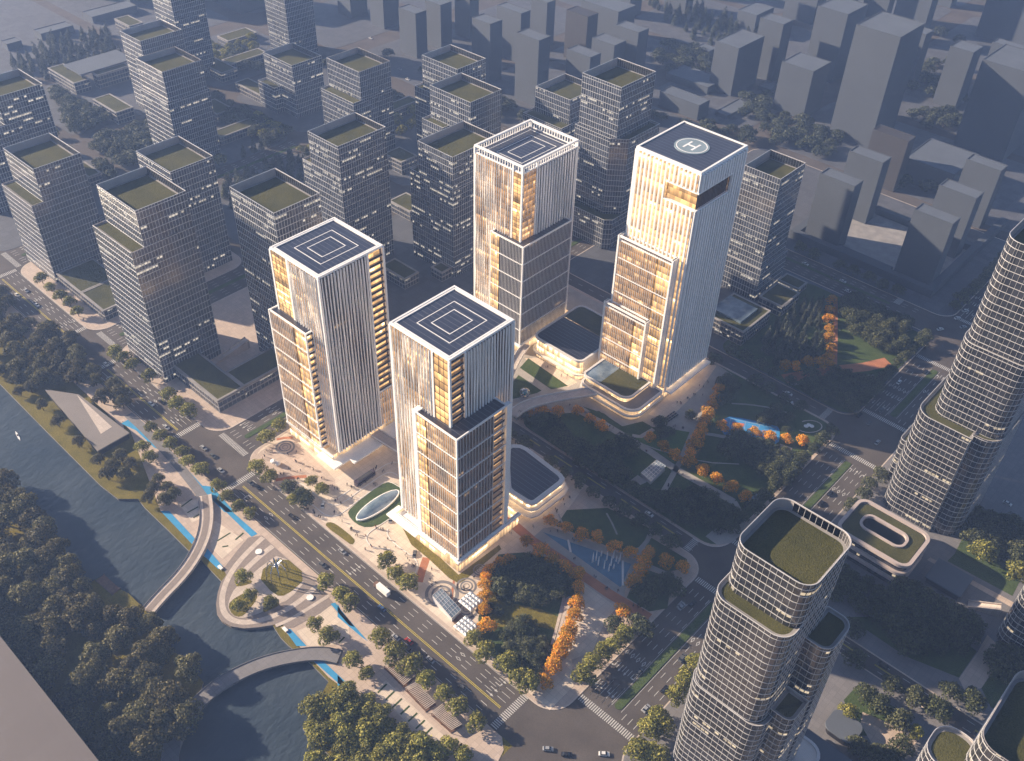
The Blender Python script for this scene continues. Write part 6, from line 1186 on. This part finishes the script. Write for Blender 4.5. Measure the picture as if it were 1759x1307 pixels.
# pergolas along the river road
for n, (a, b_, c_, d_) in enumerate((((235, 850), (285, 815), (385, 900), (330, 945)), ((340, 960), (400, 930), (490, 1030), (440, 1065)), ((470, 1085), (525, 1040), (620, 1140), (565, 1170)))):
    q = V('v7', [a, b_, c_, d_]); o = empty('pergola', (0, 0, 0), ('slatted timber pergola over steps, upper one of three by the river road', 'slatted timber pergola over steps, middle one of three by the river road', 'slatted timber pergola over steps, lowest one of three with a red bench')[n], 'pergola', 'slatted pergolas'); mb = MB(); A_, B_, C_, D_ = [Vector((*p, 0)) for p in q]
    for k in range(17):
        t = k / 16; s0, s1 = A_.lerp(D_, t), B_.lerp(C_, t); mb.bar((s0.x, s0.y, 3.2), (s1.x, s1.y, 3.2), .35, .25)
    mb.build('slats', M['pale'], o); mb = MB(); mb.bar((A_.x, A_.y, 3), (D_.x, D_.y, 3), .3); mb.bar((B_.x, B_.y, 3), (C_.x, C_.y, 3), .3)
    for p in (A_, B_, C_, D_, A_.lerp(D_, .5), B_.lerp(C_, .5)): mb.bar((p.x, p.y, 0), (p.x, p.y, 3), .25)
    mb.build('frame', M['wood'], o); mb = MB(); mb.prism(ccw([tuple(p[:2]) for p in (A_, B_, C_, D_)]), Z1, Z2 + .25); mb.build('base', M['wood'], o)
# outdoor loungers and tables at the helipad tower, dark seating on the path
for i in range(3):
    for j in range(4):
        x, y = V('w4', [(560 + j * 26 + i * 16, 540 - j * 18 + i * 14)])[0]; o = empty('lounger', (x, y, Z2 + .03), 'black outdoor lounger in the grid on the helipad tower forecourt', 'lounger', 'black loungers on the forecourt', rad(90)); mb = MB(); mb.box(-1.1, 1.1, -.5, .5, .35, .5, 0, True); mb.build('seat', M['massdark'], o); mb = MB(); mb.bar((-1.1, 0, .5), (-1.5, 0, 1.1), .9, .1); mb.build('backrest', M['massdark'], o)
        mb = MB(); [mb.box(a - .05, a + .05, b_ - .05, b_ + .05, 0, .35) for a in (-1, 1) for b_ in (-.4, .4)]; mb.build('leg', M['black'], o)
for i in range(7):
    x, y = V('w4', [(135 + i * 18, 680 + i * 11)])[0]; o = empty('cafe_table', (x, y, Z2 + .03), 'dark café table in the row at the podium corner path', 'table', 'dark tables on the park path', rad(20)); mb = MB(); mb.box(-.7, .7, -.7, .7, .72, .8, 0, True); mb.build('table_top', M['massdark'], o); mb = MB(); mb.tube([(0, 0, 0), (0, 0, .72)], .08, 6); mb.build('leg', M['black'], o)
for i in range(3):
    x, y = V('v5', [(655 + i * 14, 880 - (i % 2) * 6)])[0]; o = empty('pebble_seat', (x, y, Z1), 'white pebble-shaped seat inside the small ring path', 'seat', 'white pebble seats'); mb = MB(); mb.tube([(0, 0, .1 + .18 * t) for t in range(6)], [1.2, 1.5, 1.55, 1.35, .9, .2], 12); mb.build('seat', M['white'], o, True)
rg = [V('v5', [(672 + 62 * math.cos(t * math.pi / 10), 880 + 30 * math.sin(t * math.pi / 10))])[0] for t in range(-7, 9)]; ribbon('ring_path', [(rg, .8)], Z2 + .06, M['pale'])
# canopies and small things among the right-hand courts
x, y = V('x7', [(1115, 740)], 4)[0]; o = empty('flat_canopy', (x, y, ZB), 'flat blue-grey canopy standing on the court below the oval podium', 'canopy'); mb = MB(); mb.box(-10, 10, -9, 9, 4, 4.6, 0, True); mb.build('canopy_roof', M['massroof'], o); mb = MB(); mb.box(-9, 9, -8, 8, 0, 4); mb.build('wall', M['massdark'], o)
x, y = V('x8', [(235, 935)], 3)[0]; o = empty('round_pavilion', (x, y, ZB), 'rounded grey-roofed pavilion in the lower court', 'pavilion'); mb = MB(); mb.prism(rrect(-7.5, 7.5, -7, 7, 4, 6), 4.2, 4.9, bottom=True); mb.build('roof', M['massroof'], o); mb = MB(); mb.prism(rrect(-6.4, 6.4, -6, 6, 3, 6), 0, 4.2); mb.build('wall', M['black'], o)
x, y = V('x8', [(110, 1130)], 4)[0]; o = empty('flat_canopy', (x, y, ZB), 'long pale blue flat roof beside the near curved tower foot', 'canopy'); mb = MB(); mb.box(-14, 26, -13, 3, 4.5, 5.2, 0, True); mb.build('canopy_roof', M['massroof'], o); mb = MB(); mb.box(-13, 25, -12, 2, 0, 4.5); mb.build('wall', M['massdark'], o)
def ramp_(label, view, pts, z0, z1):
    q = V(view, pts); o = empty('stair_ramp', (0, 0, 0), label, 'stair'); mb = MB(); L, R = strip(q, 4.5)
    for i in range(len(q) - 1):
        za, zb_ = z0 + (z1 - z0) * i / (len(q) - 1), z0 + (z1 - z0) * (i + 1) / (len(q) - 1); a, b_, c_, d_ = R[i], R[i + 1], L[i + 1], L[i]
        mb.face([(*a, za), (*b_, zb_), (*c_, zb_), (*d_, za)]); mb.face([(*a, 0), (*b_, 0), (*b_, zb_), (*a, za)]); mb.face([(*c_, 0), (*d_, 0), (*d_, za), (*c_, zb_)]); 
        if i == len(q) - 2: mb.face([(*b_, 0), (*c_, 0), (*c_, zb_), (*b_, zb_)])
    mb.build('ramp', M['pale'], o); mb = MB()
    for S in (L, R):
        for i in range(len(q) - 1): mb.bar((*S[i], z0 + (z1 - z0) * i / (len(q) - 1) + .5), (*S[i + 1], z0 + (z1 - z0) * (i + 1) / (len(q) - 1) + .5), .3, 1.2)
    mb.build('parapet', M['pale'], o)
ramp_('pale stair rising from the bare yard of the L-shaped pavilion', 'v4', [(1070, 560), (1160, 520), (1240, 480)], .3, 6.5); ramp_('pale ramp in the court right of the trees', 'x7', [(1270, 960), (1390, 1000), (1520, 1040)], .3, 5)
x, y = V('v4', [(85, 917)])[0]; o = empty('rowing_boat', (x, y, -1.35), 'slim pale rowing boat on the river', 'boat', None, rad(-10)); mb = MB(); mb.face([(-5, 0, .25), (-2, -.55, .3), (2.5, -.55, .3), (5.5, 0, .35), (2.5, .55, .3), (-2, .55, .3)]); h_ = [(-5, 0), (-2, -.55), (2.5, -.55), (5.5, 0), (2.5, .55), (-2, .55)]; mb.prism(h_, -.1, .28, top=False); mb.build('hull', M['white'], o); mb = MB(); mb.box(-.6, .6, -.35, .35, .3, .9); mb.build('seat', M['skin'], o)
mb = MB(); q = V('v6', [(520, 378), (600, 450), (560, 480), (480, 410)], 0); PJ = empty('river_jetty', (0, 0, 0), 'small dark wooden jetty at the wood edge', 'jetty'); mb.prism(ccw(q), -.8, .35, bottom=True); mb.build('jetty_deck', M['wood'], PJ); mb = MB(); [mb.bar((*p, -3), (*p, 1), .4) for p in q]; mb.build('post', M['bark'], PJ)
# ================================================================== HAZE, LIGHT, CAMERA
mb = MB(); mb.box(HAZE[0], HAZE[1], HAZE[2], HAZE[3], -4, 432, 0, True); hz = mb.build('haze', None or M['white']); hz.data.materials.clear(); hm = bpy.data.materials.new('pale evening haze'); hm.use_nodes = True; nt = hm.node_tree; nt.nodes.clear(); ou = nt.nodes.new('ShaderNodeOutputMaterial'); pvn = nt.nodes.new('ShaderNodeVolumePrincipled'); pvn.inputs['Color'].default_value = (.32, .49, .95, 1); pvn.inputs['Density'].default_value = HDENS; pvn.inputs['Anisotropy'].default_value = .15; nt.links.new(pvn.outputs[0], ou.inputs['Volume']); hz.data.materials.append(hm); tag(hz, kind='stuff')
w = bpy.data.worlds.new('World'); bpy.context.scene.world = w; w.use_nodes = True; nt = w.node_tree; sk = nt.nodes.new('ShaderNodeTexSky'); sk.sky_type = 'NISHITA'; sk.sun_disc = False; sk.sun_elevation = rad(SUN_EL); SD = Vector((-math.cos(rad(SUN_AZ)) * math.cos(rad(SUN_EL)), -math.sin(rad(SUN_AZ)) * math.cos(rad(SUN_EL)), math.sin(rad(SUN_EL)))); sk.sun_rotation = math.atan2(SD.x, SD.y); sk.altitude = 200; sk.air_density = .75; sk.dust_density = .7; sk.ozone_density = 1.6
bg = nt.nodes['Background']; nt.links.new(sk.outputs[0], bg.inputs[0]); bg.inputs[1].default_value = SKY
sl = bpy.data.lights.new('sun', 'SUN'); sl.energy = SUN; sl.angle = rad(.6); sl.color = (1.0, .80, .58); so = put(bpy.data.objects.new('sun', sl)); so.rotation_euler = SD.to_track_quat('Z', 'Y').to_euler(); so.location = (0, 0, 600)
cd = bpy.data.cameras.new('camera'); cd.sensor_width = 36; cd.lens = F_ * 36 / 1759; cd.clip_end = 9000; cd.clip_start = 1; co = put(bpy.data.objects.new('camera', cd)); Rm = Matrix([[MW[i][0], -MW[i][1], -MW[i][2]] for i in range(3)]); co.matrix_world = Matrix.Translation((0, 0, HC)) @ Rm.to_4x4(); bpy.context.scene.camera = co
sc = bpy.context.scene; sc.view_settings.view_transform = 'Standard'; sc.view_settings.look = 'None'; sc.view_settings.exposure = EXPO; sc.view_settings.gamma = 1; sc.cycles.use_denoising = DENO; sc.cycles.use_adaptive_sampling = False; sc.cycles.denoising_prefilter = 'ACCURATE'; sc.cycles.denoising_input_passes = 'RGB_ALBEDO_NORMAL'; sc.cycles.max_bounces = 5; sc.cycles.diffuse_bounces = 2; sc.cycles.glossy_bounces = 3; sc.cycles.transmission_bounces = 2; sc.cycles.transparent_max_bounces = 4; sc.cycles.volume_bounces = 0; sc.cycles.sample_clamp_indirect = 4
